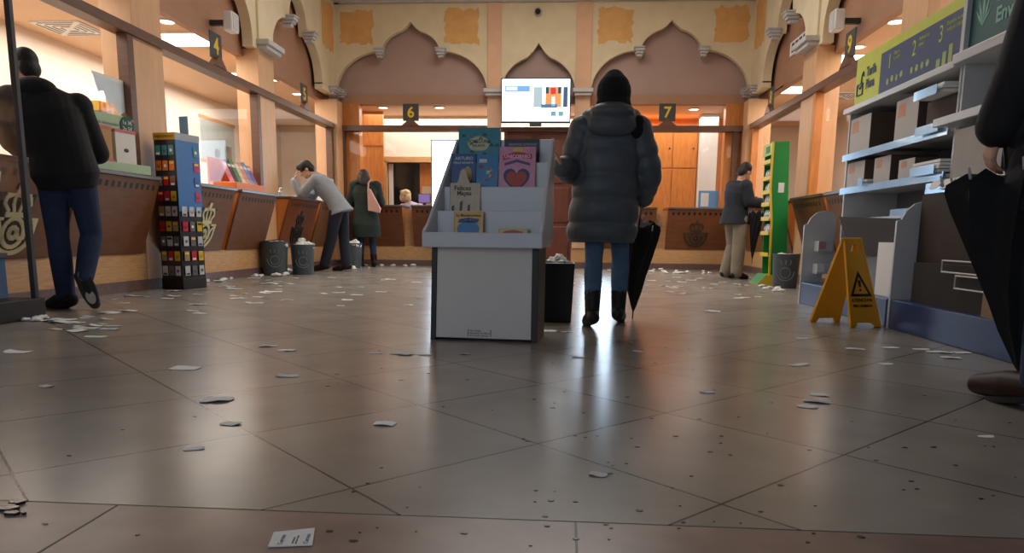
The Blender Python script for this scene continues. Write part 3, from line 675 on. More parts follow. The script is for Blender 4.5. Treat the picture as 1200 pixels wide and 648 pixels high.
b = puffer(W, .545, 1.30, lerpk([(0, .222), (.12, .232), (.3, .222), (.6, .205), (.8, .198), (.92, .165), (1, .09)]), lerpk([(0, .165), (.3, .175), (.8, .155), (1, .09)]), (.235, 4.86, 0), (.275, 4.85, 0), [.665, .82, .965, 1.13])
for c in 'LR':
    sh, el, wr = W.J['sh'+c], W.J['el'+c], W.J['wr'+c]; pts = [sh.lerp(el, q) for q in (0, .33, .66, 1)]+[el.lerp(wr, q) for q in (.33, .66, .93)]; rr = (.088, .094, .09, .088, .08, .07, .052)
    for i in range(len(pts)-1):
        mdl = pts[i].lerp(pts[i+1], .5); b.cap(pts[i], mdl, rr[i]*.9, rr[i]*1.0); b.cap(mdl, pts[i+1], rr[i]*1.0, rr[i+1]*.9)
    b.cap(V((.27, 4.85, 1.2)), sh, .09, .088)
coat = remesh('puffer_coat', b, .0085, M_puff, W.t, 2)
b = MB()
b.ell((.275, 4.80, 1.30), (.175, .115, .075)); b.ell((.275, 4.74, 1.255), (.155, .075, .08)); b.ell((.16, 4.84, 1.31), (.075, .1, .06)); b.ell((.39, 4.84, 1.31), (.075, .1, .06)); b.ell((.275, 4.755, 1.335), (.14, .115, .06))
remesh('hood', b, .009, M_puff, coat, 4)
b = MB(); b.tube([(.235+.203*math.cos(a), 4.86+.145*math.sin(a), .552) for a in [2*PI*i/32 for i in range(32)]], .012, 8, True); build('hem', b, M_puff, coat, smooth=True)
W.hairs(M_hair, [((0, -.055, -.06), (.08, .05, .07))])
b = MB(); k = 1; hx = V((.285, 4.825, 1.46)); b.ell(hx, (.108, .116, .125)); b.ell(hx-V((0, .005, .075)), (.112, .115, .07)); b.ell(hx+V((0, 0, .085)), (.062, .065, .055))
bn = remesh('beanie', b, .009, mat('black_knit', (20, 20, 24), .95, var=.3, scale=90, bump=.6), W.t, 3)
b = MB(); b.tube([(hx.x+.108*math.cos(a), hx.y+.01+.105*math.sin(a), hx.z-.115) for a in [2*PI*i/28 for i in range(28)]], .016, 8, True); build('cuff', b, mat('black_knit', (20, 20, 24)), bn, smooth=True)
b = MB(); b.ell((.425, 4.77, 1.235), (.045, .035, .06)); b.ell((.44, 4.76, 1.28), (.03, .03, .04)); remesh('fur_trim', b, .008, mat('black_fur', (18, 16, 18), .95, var=.5, scale=120, bump=.8), coat, 1)

def umbrella(label, top, tip, r, M, name='umbrella', hook=True, ribs=8, flare=1.0):
    top, tip = V(top), V(tip); t = thing(name, label, 'umbrella', (tip.x, tip.y, max(0, tip.z)), None)
    ax = (tip-top); L = ax.length; ax.normalize(); a = ax.orthogonal().normalized(); bb = ax.cross(a)
    b = MB(); rings = []; n = 48
    for q, rad in ((.17, .62), (.20, .96), (.23, 1.0), (.3, .93), (.45, .74), (.6, .55), (.75, .35), (.88, .14), (.92, .06)):
        R = []
        for j in range(n):
            th = 2*PI*j/n; ph = (j % (n//ribs))/(n//ribs); fold = 1-.30*math.sin(PI*ph)*(1 if q < .85 else .3)+.06*math.sin(th*3+q*4)
            sw = th+q*1.2; dz = .025*math.sin(PI*ph)*flare if q < .26 else 0
            R.append(top+ax*(L*q+dz)+(a*math.cos(sw)+bb*math.sin(sw))*r*rad*fold)
        rings.append(R)
    b.loft(rings); build('canopy', b, M, t, smooth=True)
    b = MB(); b.tube([top+ax*L*.02, top+ax*L*.9], .006, 8); build('shaft', b, M_black, t, smooth=True)
    build('tip', MB().cap(top+ax*L*.9, tip, .006, .004), M_cap if False else M_black, t, smooth=True)
    b = MB()
    if hook:
        c = top+a*.04; b.tube([top+ax*.08, top]+[c-a*.04*math.cos(x)-ax*.04*math.sin(x) for x in [PI*i/8 for i in range(1, 9)]]+[c+a*.04+ax*.03], .011, 10)
    else: b.cap(top-ax*.02, top+ax*.08, .014, .012)
    build('handle', b, M_black, t, smooth=True)
    for j in range(ribs):
        th = 2*PI*j/ribs+.23*1.2; b = MB(); b.cap(top+ax*L*.2+(a*math.cos(th)+bb*math.sin(th))*r*1.0, top+ax*L*.165+(a*math.cos(th)+bb*math.sin(th))*r*1.02, .005, .004, 6); build('rib_tip', b, mat('rib_tip_metal', (190, 196, 204), .3, metal=.6), t, smooth=True)
    return t
umbrella('black folded umbrella held point down by the woman in grey puffer coat', (.50, 5.05, .82), (.495, 5.29, 0), .145, M_cblack)

# --- man at left counter
A = Person('person', 'person in black hooded jacket and jeans at the left counter, one foot crossed', None, (-3.70, 5.28, 0), math.radians(125), 1.79,
           head=(-3.86, 5.27, 1.715), neck=(-3.74, 5.22, 1.55), face=(-.85, .45, -.25), chest=(-3.68, 5.2, 1.36), waist=(-3.61, 5.22, 1.13), hip=(-3.6, 5.24, .98),
           shL=(-3.84, 5.08, 1.47), shR=(-3.52, 5.32, 1.46), elL=(-3.92, 5.16, 1.2), elR=(-3.49, 5.46, 1.15), wrL=(-4.0, 5.35, 1.16), wrR=(-3.68, 5.62, 1.15), hdL=(-.7, .7, 0), hdR=(-.8, .5, 0), pnL=(0, 0, -1), pnR=(0, 0, -1),
           hpL=(-3.69, 5.22, .95), hpR=(-3.52, 5.28, .95), knL=(-3.70, 5.24, .52), knR=(-3.52, 5.36, .55), anL=(-3.69, 5.26, .09), toeL=(-3.86, 5.34, .035), anR=(-3.525, 5.24, .235), toeR=(-3.47, 5.24, .075))
A.body(.008); A.trousers(M_jean, .012, (.086, .06, .05), .97)
A.shoes(mat('black_suede', (22, 20, 22), .8, var=.2), 'shoe', 0, M_rub, 1.1)
b = MB()      # pale worn patches on the raised sole
an, to = A.J['anR'], A.J['toeR']
b = MB(); A.torso(b, .04, wid=1.05)
for c in 'LR': A.arm(b, c, .028, .93, (.058, .05, .042))
jk = remesh('jacket', b, .011, M_blk, A.t, 4)
b = MB(); nk = A.J['neck']; b.ell(nk+V((.03, -.07, -.0)), (.14, .085, .085), Matrix.Rotation(.5, 3, 'Z')); b.ell(nk+V((.05, -.08, -.08)), (.1, .06, .09), Matrix.Rotation(.5, 3, 'Z')); b.ell(nk+V((-.05, .02, .02)), (.1, .1, .05)); remesh('hood', b, .01, M_blk, jk, 4)
A.hairs(M_hair, [((0, -.02, .045), (.08, .094, .088)), ((0, -.06, -.02), (.072, .05, .075))])

# --- man leaning on the counter in a blazer
B = Person('person', 'person in grey blazer and navy trousers leaning on the counter, hand on forehead', None, (-3.5, 11.4, 0), PI, 1.72,
           hip=(-3.47, 11.4, .97), waist=(-3.55, 11.4, 1.10), chest=(-3.70, 11.38, 1.29), neck=(-3.83, 11.37, 1.43), head=(-3.95, 11.35, 1.53), face=(-.8, -.25, -.55), hup=(-.45, 0, .9),
           shL=(-3.77, 11.2, 1.37), shR=(-3.77, 11.55, 1.37), elL=(-3.99, 11.18, 1.155), wrL=(-4.10, 11.2, 1.36), hdL=(.25, .25, .9), pnL=(.9, .3, -.2), elR=(-3.95, 11.6, 1.155), wrR=(-4.12, 11.4, 1.13), hdR=(-.8, -.4, 0), pnR=(0, 0, -1),
           hpL=(-3.49, 11.31, .94), hpR=(-3.46, 11.49, .94), knL=(-3.58, 11.30, .5), knR=(-3.44, 11.5, .5), anL=(-3.70, 11.28, .09), anR=(-3.39, 11.42, .09), toeL=(-3.86, 11.27, .035), toeR=(-3.55, 11.41, .035))
B.body(.008, (.25, .25)); B.trousers(M_navy, .016, (.088, .064, .058), .97); B.shoes(M_brown)
b = MB(); J = B.J; axh = (J['waist']-J['hip']).normalized()
B.torso(b, .03, low=[(J['hip']-axh*.1+V((-.02, 0, 0)), .19, .15)])
for c in 'LR': B.arm(b, c, .02, .9, (.056, .05, .042))
bl = remesh('blazer', b, .01, M_blaz, B.t, 3)
b = MB(); b.tube([J['neck']+V((.03, .07*math.cos(a)*1, -.02))+V((-.06*abs(math.sin(a)), 0, .03*math.sin(a))) for a in [PI*i/8 for i in range(9)]], .018, 8); build('collar', b, M_white, bl, smooth=True)
B.hairs(M_hair, [((0, -.005, .055), (.098, .112, .095)), ((0, -.06, -.005), (.085, .065, .08)), ((0, .06, .085), (.075, .06, .05))])

# --- woman in green coat
G = Person('person', 'person in long dark green coat with a pale pink shoulder bag at counter six', None, (-3.47, 12.95, 0), math.radians(100), 1.70,
           head=(-3.50, 12.95, 1.55), face=(-.4, .9, -.3), anL=(-3.58, 12.93, .085), anR=(-3.35, 12.98, .085), elR=(-3.22, 13.0, 1.12), wrR=(-3.33, 13.2, 1.08), elL=(-3.74, 12.98, 1.12), wrL=(-3.66, 13.2, 1.12), hdR=(-.3, .9, 0), hdL=(.2, .9, 0), pnL=(0, 0, -1), pnR=(0, 0, -1))
G.body(.009); G.trousers(M_jean, .004, (.08, .056, .044)); G.shoes(M_brown, 'boot', .3)
b = MB(); J = G.J
G.torso(b, .035, low=[(J['hip']+V((0, 0, -.42)), .20, .17), (J['hip']+V((0, 0, -.2)), .195, .16)], wid=1.08)
for c in 'LR': G.arm(b, c, .03, .92, (.058, .052, .044))
ct = remesh('coat', b, .011, M_coatg, G.t, 3)
b = MB(); b.tube([(-3.52+.11*math.cos(a), 12.93+.09*math.sin(a), 1.46) for a in [2*PI*i/14 for i in range(14)]], .04, 8, True); build('collar', b, M_coatg, ct, smooth=True)
b = MB(); G.hairs(mat('brown_hair', (44, 30, 26), .6, var=.4, scale=60, bump=.3), [((0, -.01, .035), (.092, .108, .095)), ((0, -.07, -.08), (.105, .06, .12)), ((-.07, 0, -.06), (.045, .07, .11)), ((.07, 0, -.06), (.045, .07, .11))])
t = thing('shoulder_bag', 'pale pink triangular shoulder bag hanging on the person in green coat', 'bag', (-3.27, 12.82, .95))
b = MB(); fb = lambda s, z, n: V((-3.28+s, 12.76+n, z)); b.prism([(-.10, .97), (.10, .93), (.12, 1.0), (-.06, 1.34), (-.105, 1.34)], fb, -.03, .05); build('pouch', b, mat('dusty_pink_leather', (196, 146, 132), .5), t, bev=.012)
b = MB(); b.tube([(-3.37, 12.75, 1.32), (-3.38, 12.8, 1.44), (-3.36, 12.9, 1.5), (-3.34, 13.03, 1.42), (-3.30, 13.05, 1.3)], .012, 6); build('strap', b, mat('dusty_pink_leather', (196, 146, 132)), t, smooth=True)

# --- clerk behind the counter
K = Person('person', 'person with fair curly hair sitting behind counter six in a lilac top', None, (-2.92, 14.35, 0), math.radians(-110), 1.62,
           head=(-3.06, 14.3, 1.30), neck=(-3.02, 14.34, 1.16), chest=(-2.95, 14.36, 1.0), waist=(-2.93, 14.4, .75), hip=(-2.93, 14.42, .55), shL=(-2.78, 14.26, 1.09), shR=(-3.13, 14.40, 1.09), elL=(-2.76, 14.14, .9), elR=(-3.18, 14.3, .86), wrL=(-2.86, 13.98, .98), wrR=(-3.08, 14.1, .98), hdL=(-.3, -.9, 0), hdR=(.2, -.9, 0), pnL=(0, 0, -1), pnR=(0, 0, -1),
           hpL=(-2.84, 14.4, .53), hpR=(-3.02, 14.44, .53), knL=(-2.84, 14.0, .5), knR=(-3.04, 14.05, .5), anL=(-2.84, 14.05, .09), anR=(-3.04, 14.1, .09), toeL=(-2.84, 13.95, .04), toeR=(-3.04, 13.98, .04))
K.body(.01); K.trousers(M_navy); K.shoes(M_shoe)
b = MB(); K.torso(b, .03); [K.arm(b, c, .02, .9) for c in 'LR']; remesh('blouse', b, .011, crease('lilac_cloth', (202, 190, 214), .8, 12, .4, .06), K.t, 3)
M_blond = mat('fair_hair', (222, 196, 152), .6, var=.2, scale=50, bump=.5)
K.hairs(M_blond, [((0, -.02, .035), (.105, .11, .1)), ((-.07, 0, -.03), (.05, .07, .09)), ((.07, 0, -.03), (.05, .07, .09)), ((0, -.07, -.04), (.09, .06, .09)), ((.05, .05, .08), (.04, .04, .035)), ((-.05, .05, .08), (.04, .04, .035))])
t = thing('office_chair', 'office chair behind counter six under the fair haired clerk', 'chair', (-2.93, 14.42, 0))
build('seat', MB().box(-3.16, -2.7, 14.2, 14.66, .40, .455, bev=.02), M_dgrey, t); build('backrest', MB().box(-3.14, -2.72, 14.64, 14.7, .55, 1.0, bev=.02), M_dgrey, t); build('column', MB().cap((-2.93, 14.43, .06), (-2.93, 14.43, .42), .03), M_black, t)
b = MB()
for i in range(5): a = 2*PI*i/5; b.cap((-2.93, 14.43, .07), (-2.93+.27*math.cos(a), 14.43+.27*math.sin(a), .03), .022, .018)
build('star_base', b, M_black, t, smooth=True)

# --- man at right
R_ = Person('person', 'person in dark jacket and beige trousers standing at the back right counter', None, (2.42, 10.85, 0), math.radians(35), 1.64,
           head=(2.51, 10.86, 1.50), neck=(2.44, 10.84, 1.35), face=(.75, .45, -.45), hup=(.3, 0, .95), chest=(2.42, 10.85, 1.2), waist=(2.41, 10.85, 1.02), hip=(2.40, 10.86, .9),
           shL=(2.36, 10.98, 1.29), shR=(2.49, 10.68, 1.29), elR=(2.55, 10.66, 1.07), wrR=(2.74, 10.74, 1.06), hdR=(.9, .2, -.1), pnR=(0, 0, -1), elL=(2.42, 11.1, 1.05), wrL=(2.6, 11.1, 1.06), hdL=(.9, .2, 0), pnL=(0, 0, -1),
           anL=(2.33, 10.95, .085), anR=(2.44, 10.74, .085), knL=(2.42, 10.96, .48), knR=(2.46, 10.77, .48), toeL=(2.47, 11.03, .035), toeR=(2.58, 10.82, .035))
R_.body(.008); R_.trousers(M_beige, .022, (.09, .072, .066), .98); R_.shoes(M_shoe, 'shoe', 0)
b = MB(); R_.torso(b, .04, low=[(R_.J['hip']+V((0, 0, -.13)), .185, .15)]); [R_.arm(b, c, .03, .92, (.056, .052, .046)) for c in 'LR']; jk = remesh('jacket', b, .011, M_dkjk, R_.t, 3)
b = MB(); nk = R_.J['neck']; b.tube([nk+V((.085*math.cos(a), .085*math.sin(a), -.015+.01*math.cos(a))) for a in [2*PI*i/14 for i in range(14)]], .028, 8, True); build('collar', b, M_dkjk, jk, smooth=True)
R_.hairs(M_hair, [((0, -.022, .038), (.088, .095, .092)), ((0, -.06, -.02), (.08, .055, .085))])
umbrella('black folded umbrella hanging from the arm of the man in beige trousers', (2.66, 10.70, 1.1), (2.64, 10.72, .22), .10, M_cblack)

# --- person at right edge, walking past
D = Person('person', 'person in dark coat and brown boots at the right edge, walking by with an umbrella', None, (1.78, 2.72, 0), math.radians(125), 1.74,
           shL=(1.585, 2.72, 1.42), elL=(1.535, 2.74, 1.14), wrL=(1.51, 2.80, .965), hdL=(-.1, .25, -.85), pnL=(.9, 0, 0), hip=(1.76, 2.72, .93), waist=(1.77, 2.73, 1.08), chest=(1.78, 2.73, 1.3), shR=(1.96, 2.76, 1.42), elR=(2.02, 2.7, 1.15), wrR=(2.0, 2.75, .9), head=(1.77, 2.74, 1.62), neck=(1.78, 2.72, 1.47),
           anL=(1.645, 2.60, .10), toeL=(1.585, 2.84, .05), knL=(1.70, 2.70, .5), hpL=(1.70, 2.70, .9), anR=(1.90, 2.5, .1), toeR=(1.86, 2.68, .04), knR=(1.88, 2.62, .5), hpR=(1.84, 2.74, .9))
D.body(.0075, (.55, .35)); D.trousers(M_jean, .016, (.09, .064, .056), .95); D.shoes(M_brown, 'boot', .22, M_shoe, 1.15)
b = MB(); J = D.J; D.torso(b, .04, low=[(J['hip']+V((0, 0, -.25)), .20, .17)], wid=1.05); [D.arm(b, c, .03, .92, (.06, .054, .048)) for c in 'LR']; ct = remesh('coat', b, .01, M_blk, D.t, 3)
D.hairs(M_hair, [((0, -.02, .045), (.084, .097, .088)), ((0, -.07, -.01), (.074, .05, .075))])
b = MB(); nk = D.J['neck']; b.tube([nk+V((.085*math.cos(a), .085*math.sin(a), -.02)) for a in [2*PI*i/14 for i in range(14)]], .03, 8, True); build('collar', b, M_blk, ct, smooth=True)
umbrella('large black half open umbrella held point down at the right edge of the photo', (1.53, 2.82, 1.0), (1.665, 2.73, .03), .20, M_cblack, flare=1.6)
# ------------------------------------------------------------------ book stand in the middle
M_stand = mat('stand_grey_white', (208, 211, 216), .32, var=.02); M_front = mat('stand_front_white', (226, 220, 214), .45, var=.02); M_gloss_blk = mat('gloss_black', (14, 14, 16), .45)
t = thing('book_display_stand', 'white and black book display stand with stepped tray in the middle of the hall', 'display stand', (-.43, 4.27, 0))
build('front_panel', MB().box(-.705, -.17, 4.055, 4.075, .015, .54, bev=.002), M_front, t)
b = MB().box(-.735, -.705, 4.05, 4.38, 0, .55, bev=.002); build('side_panel', b, M_gloss_blk, t)
b = MB().box(-.17, -.135, 4.05, 4.38, 0, .55, bev=.002); build('side_panel', b, M_gloss_blk, t)
build('back_panel', MB().box(-.705, -.17, 4.36, 4.375, .015, .55), M_gloss_blk, t)
# tray: sides, front lip, steps
sides = [(3.97, .515), (3.965, .60), (4.02, .64), (4.44, 1.13), (4.50, 1.13), (4.50, .545), (4.03, .515)]
tr = None
for x0, x1 in ((-.755, -.735), (-.125, -.105)):
    b = MB().prism(sides, lambda y, z, n: V((n, y, z)), x0, x1); build('tray_side', b, M_stand, t, bev=.006)
build('tray_front', MB().box(-.755, -.105, 3.962, 3.982, .512, .592, bev=.006), M_stand, t)
build('tray_floor', MB().box(-.74, -.12, 3.975, 4.50, .515, .545), M_stand, t)
steps = [(4.12, .71), (4.22, .845), (4.32, .985), (4.44, 1.125)]
zb = .545
for i, (y, z) in enumerate(steps):
    z0 = (.53, .60, .73, .87)[i]
    b = MB().box(-.735, -.125, y, y+.014, z0, z, bev=.003)
    if i < 3: b.box(-.735, -.125, y, steps[i+1][0], z0+.01, z0+.022)
    build('tier', b, M_stand, t)
b = MB()
for i, w in enumerate((.11, .125, .12)): pass
frame = MB().box(-.522, -.519, 4.052, 4.056, .026, .064).box(-.395, -.392, 4.052, 4.056, .026, .064); build('label_frame', frame, M_dgrey, t)
for i, s_ in enumerate(('No olvides', 'depositar los libros', 'en su sitio, gracias')): text(s_, .0145, (-.512, 4.0545, .053-.013*i), (1, 0, 0), (0, 0, 1), M_dgrey, t, 'lettering', .0006)
def book(label, x0, x1, y, z0, z1, c, th=.02, lean=.12, extra=None, group='books on the display stand', jag=None):
    t = thing('book', label, 'book', ((x0+x1)/2, y, z0), group)
    def fn(s, z, n): return V((s, y+(z-z0)*lean-n, z))
    b = MB().prism(rect(x0+.003, x1-.002, z0+.003, z1-.003), fn, -th+.002, -.002); build('pages', b, M_paper, t)
    cv = mat('cover_'+'_'.join(map(str, c)), c, .3, var=.1, scale=25)
    b = MB().prism(jag or rect(x0, x1, z0, z1), fn, -.002, 0).prism(rect(x0, x1, z0, z1), fn, -th-.002, -th); b.prism(rect(x0, x0+.003, z0, z1), fn, -th, 0); build('cover', b, cv, t)
    for nme, kind, a, cc in (extra or []):
        M = mat('ink_'+'_'.join(map(str, cc)), cc, .4, var=.05)
        if kind == 'p': build(nme, MB().prism(a, fn, .0003, .0012), M, t)
        elif kind == 't':
            s_, sz, sx_, sz_ = a; text(s_, sz, fn(sx_, sz_, .0016), (1, 0, 0), V((0, lean, 1)), M, t, nme, .0004, 'CENTER', bold=sz*.02)
    return t
def blobp(cx, cz, rx, rz, n=18, wob=0, ph=0): return [(cx+rx*(1+wob*math.sin(5*a+ph))*math.cos(a), cz+rz*(1+wob*math.sin(5*a+ph))*math.sin(a)) for a in [2*PI*i/n for i in range(n)]]
def heart(cx, cz, r): return [(cx+r*(16*math.sin(a)**3)/16, cz+r*(13*math.cos(a)-5*math.cos(2*a)-2*math.cos(3*a)-math.cos(4*a))/15) for a in [2*PI*i/30 for i in range(30)]]
def spots(x0, x1, z0, z1, n, r, seed):
    q = random.Random(seed); return [blobp(q.uniform(x0, x1), q.uniform(z0, z1), r, r*.7, 8, .2) for _ in range(n)]
leafs = [('leaf_print', 'p', p, (24, 84, 74)) for p in spots(-.60, -.40, 1.02, 1.17, 12, .013, 3)]
book('large teal book with ornate beige title panel at the top left of the stand', -.628, -.385, 4.385, .90, 1.19, (34, 140, 158), .025, .1,
     leafs+[('title_panel', 'p', blobp(-.508, 1.10, .066, .042, 20, .06), (206, 204, 168)), ('title', 't', ('FOLCLORE', .026, -.508, 1.105), (60, 60, 44)), ('title', 't', ('DE ARTE', .018, -.508, 1.083), (60, 60, 44))])
book('dark navy book behind the pink heart book', -.372, -.17, 4.40, .90, 1.125, (30, 38, 56), .02, .1, [('title', 't', ('GRANDES LEYENDAS', .017, -.265, 1.09), (170, 180, 190))])
book('deep blue book with white author lettering on the left of the stand', -.655, -.515, 4.285, .80, 1.035, (34, 84, 140), .02, .12, [('lettering', 't', ('ARTURO', .026, -.582, 1.0), (210, 222, 232)), ('lettering', 't', ('PÉREZ-REVERTE', .0165, -.585, .978), (210, 222, 232)), ('figure', 'p', blobp(-.56, .915, .025, .05, 14), (196, 162, 110))])
q = [('letter_print', 'p', p, c) for p, c in zip(spots(-.45, -.40, .87, .95, 10, .011, 8), [(220, 60, 70), (230, 200, 70), (240, 240, 235), (90, 160, 90)]*3)]
book('sky blue picture book with red and yellow letters in the middle of the stand', -.512, -.385, 4.29, .80, 1.03, (36, 132, 190), .018, .12, q+[('price_tag', 'p', rect(-.495, -.45, .985, 1.005), (226, 218, 220)), ('red_print', 'p', blobp(-.483, .963, .016, .01), (170, 50, 80))])
pk = (222, 150, 178)
book('pink book with a red heart window on the right of the stand', -.392, -.185, 4.27, .80, 1.07, pk, .022, .12,
     [('banner', 'p', [(-.37, .995), (-.29, 1.015), (-.205, 1.0), (-.205, 1.028), (-.29, 1.043), (-.37, 1.023)], (200, 40, 84)), ('title', 't', ('UNICORNIO', .026, -.288, 1.008), (250, 220, 230)), ('yellow_print', 'p', blobp(-.285, 1.052, .03, .012), (232, 206, 80)), ('purple_band', 'p', [(-.36, .965), (-.29, .985), (-.215, .965), (-.215, .98), (-.29, 1.0), (-.36, .98)], (96, 66, 140)),
      ('heart_rim', 'p', heart(-.29, .89, .075), (58, 60, 110)), ('heart', 'p', [(x, z) for x, z in heart(-.29, .888, .058)], (190, 64, 52))])
for o in list(bpy.data.objects):
    if o.name.startswith('heart') and not o.name.startswith('heart_rim'): o.location.y -= .0012
jag = [(-.648, .70), (-.475, .70), (-.475, .865), (-.535, .865), (-.545, .885), (-.56, .93), (-.575, .945), (-.59, .93), (-.60, .88), (-.61, .865), (-.648, .865)]
book('beige book with handwritten title and a cut out tower on the second tier', -.648, -.475, 4.185, .69, .865, (196, 178, 148), .02, .12, [('title', 't', ('Felices', .036, -.575, .825), (60, 44, 36)), ('title', 't', ('Mayas', .034, -.565, .798), (60, 44, 36))]+[('figure', 'p', p, (62, 54, 50)) for p in ([(-.635, .71), (-.62, .71), (-.62, .745), (-.635, .735)], [(-.59, .71), (-.575, .71), (-.572, .77), (-.588, .76)], [(-.545, .71), (-.53, .71), (-.53, .75), (-.543, .742)])], jag=jag)
book('yellow and blue picture book with a round blue face on the bottom tier', -.63, -.47, 4.061, .575, .705, (216, 166, 56), .03, .14, [('title', 't', ('La Monstruoteca', .02, -.55, .678), (40, 36, 34)), ('blue_face', 'p', blobp(-.55, .61, .062, .045, 20), (44, 128, 190)), ('dark_hair_print', 'p', [(-.61, .645), (-.5, .645), (-.49, .665), (-.55, .672), (-.6, .664)], (40, 60, 110))]+[('white_eye', 'p', blobp(x, .657, .007, .006, 10), (236, 236, 230)) for x in (-.565, -.54)])
book('small red and yellow book lying low at the right of the bottom tier', -.385, -.225, 4.05, .53, .615, (196, 180, 96), .025, .14, [('red_title_band', 'p', blobp(-.305, .593, .055, .014, 16, .05), (200, 50, 64))])
def restand(root, first=False):
    org = ORG[root.name]; ca, sa = math.cos(math.radians(-5)), math.sin(math.radians(-5)); seen = set()
    def mv(p):
        dy = max(0, p.y-3.97)
        if p.z > .5: p = V((p.x+max(0, min(1, (-.105-p.x)/.65))*dy*.16, p.y, p.z))
        x, y = p.x+.72, p.y-4.05
        return V((-.72+x*ca-y*sa, 4.05+x*sa+y*ca, p.z))
    no = mv(org.copy())
    def rec(o):
        for c in o.children:
            if c.type == 'MESH' and c.data.name not in seen:
                seen.add(c.data.name)
                for v in c.data.vertices: v.co = mv(v.co+org)-no
            rec(c)
    rec(root); root.location = no; ORG[root.name] = no
bpy.context.view_layer.update()
for o in list(bpy.data.objects):
    if o.parent is None and o.name.startswith('book_display_stand'): restand(o)
    elif o.parent is None and o.name.startswith('book'):
        if o['label'].startswith(('yellow', 'small red')): o.location.x += .026
        if o['label'].startswith(('pink', 'dark navy')): o.location.x += .012
        o.location.y -= .087*(o.location.x+.72)-.004; o.rotation_euler.z = math.radians(-5)
# ------------------------------------------------------------------ central bin
def crumple(mb, c, r, seed, k=1.0):
    q = random.Random(seed); b = bmesh.new(); bmesh.ops.create_icosphere(b, subdivisions=2, radius=1)
    for v in b.verts: d = q.uniform(.6, 1.15); v.co = V(c)+V((v.co.x*r*d, v.co.y*r*d, v.co.z*r*d*k))
    mb.join(b)
def heap(c, rx, ry, h, seed, n, r):
    q = random.Random(seed); b = MB()
    for i in range(n):
        a = q.uniform(0, 2*PI); d = math.sqrt(q.random()); z = h*(1-d*d)*q.uniform(.3, 1)
        crumple(b, (c[0]+rx*d*math.cos(a), c[1]+ry*d*math.sin(a), c[2]+z), r*q.uniform(.6, 1.3), seed*31+i, .75)
    return b
t = thing('waste_bin', 'black square bin beside the book stand, full of crumpled paper', 'bin', (-.045, 5.09, 0))
b = MB(); P = []
for z, w in ((0, .10), (.40, .118), (.40, .106), (.03, .09)): P.append([V((-.045+x*w, 5.09+y*w, z)) for x, y in ((-1, -1), (1, -1), (1, 1), (-1, 1))])
b.loft(P); build('shell', b, M_gloss_blk if False else mat('bin_black', (22, 23, 26), .4), t, bev=.008)
build('paper_heap', heap((-.045, 5.09, .385), .075, .075, .06, 5, 14, .035), M_paper, t, kind='stuff')
def grey_bin(x, y, r, h, lab, sd, emb=True, full=.1, lid=False):
    t = thing('waste_bin', lab, 'bin', (x, y, 0), 'round grey bins')
    build('shell', MB().lathe([(r*.86, 0), (r*.87, .01), (r, h-.02), (r*1.02, h), (r*.95, h), (r*.84, .03)], (x, y, 0), 32), mat('bin_grey', (78, 86, 92), .5, var=.1), t, smooth=True)
    if emb:
        a = math.atan2(-y, -x) if True else 0; d = V((math.cos(a), math.sin(a), 0)); rr = V((-d.y, d.x, 0))
        b = MB(); z0 = h*.45
        ringp = lambda q, u: V((x, y, 0))+(d*math.cos(q/r)+rr*math.sin(q/r))*(r*(.875+.125*(u/h))+.003)+V((0, 0, u))
        b.tube([ringp(.06*math.cos(s), z0+.06*math.sin(s)) for s in [2*PI*i/16 for i in range(16)]], .006, 6, True); b.tube([ringp(.11*math.cos(s), z0+.02+.11*math.sin(s)) for s in [PI+PI*i/12 for i in range(13)]], .007, 6)
        for k in (-.05, 0, .05): b.tube([ringp(k, z0+.1), ringp(k*1.2, z0+.15)], .008, 6)
        build('emblem', b, mat('bin_emblem', (112, 120, 124), .5), t, smooth=True)
    build('paper_heap', heap((x, y, h-.05), r*.78, r*.78, full, sd, 26, .05), M_paper, t, kind='stuff')
    if lid: build('cardboard_flap', MB().prism(rect(-r*1.1, r*.7, -.09, .09), lambda s, q, n: V((x+s, y-.04+q, h+.01+.05*math.sin(s*6)+n-s*.12)), 0, .006), M_carddk, t)
grey_bin(-3.99, 10.05, .185, .46, 'round grey bin with a brown flap on top by the left counter', 11, True, .04, True)
grey_bin(-3.68, 10.3, .165, .42, 'round grey bin heaped with white paper in front of the leaning man', 12, True, .13)
grey_bin(-3.62, 12.55, .17, .42, 'round grey bin between the leaning man and the person in green', 13, False, .1)
grey_bin(2.62, 9.02, .155, .40, 'round grey bin under the green card stand on the right', 14, True, .03)
# ------------------------------------------------------------------ gift card tower
tx0, tx1, ty0, ty1 = -4.045, -3.80, 7.22, 7.68
t = thing('gift_card_tower', 'tall black rack tower of gift cards in front of the first left pillar', 'card rack', (-3.92, 7.45, 0))
M_rackside = mat('rack_blue_reflection', (70, 130, 200), .25, var=.05)  # blue reflection of the lit screens put into the upper side's colour
ang = math.radians(-12); TM = Matrix.Translation((-3.92, 7.44, 0)) @ Matrix.Rotation(ang, 4, 'Z')
hw, hd = .125, .17
build('plinth', MB().box(-hw-.006, hw+.006, -hd-.006, hd+.006, 0, .11, TM, .006), M_black, t)
build('core', MB().box(-hw, hw, -hd, hd, .11, 1.47, TM), mat('rack_dark_blue', (34, 38, 50), .3), t)
build('side_panel', MB().box(hw, hw+.006, -hd, hd, .78, 1.47, TM), M_rackside, t)
build('header', MB().box(-hw-.004, hw+.004, -hd-.006, hd+.004, 1.47, 1.54, TM, .004), mat('header_yellow', (224, 176, 50), .5), t)
build('side_header', MB().box(hw+.004, hw+.008, -hd-.006, hd+.006, 1.47, 1.54, TM), mat('header_grey', (170, 178, 190), .4), t)
text('TARJETAS REGALO', .026, TM @ V((0, -hd-.0075, 1.495)), TM.to_3x3() @ V((1, 0, 0)), (0, 0, 1), M_black, t, 'lettering', .0004, 'CENTER')
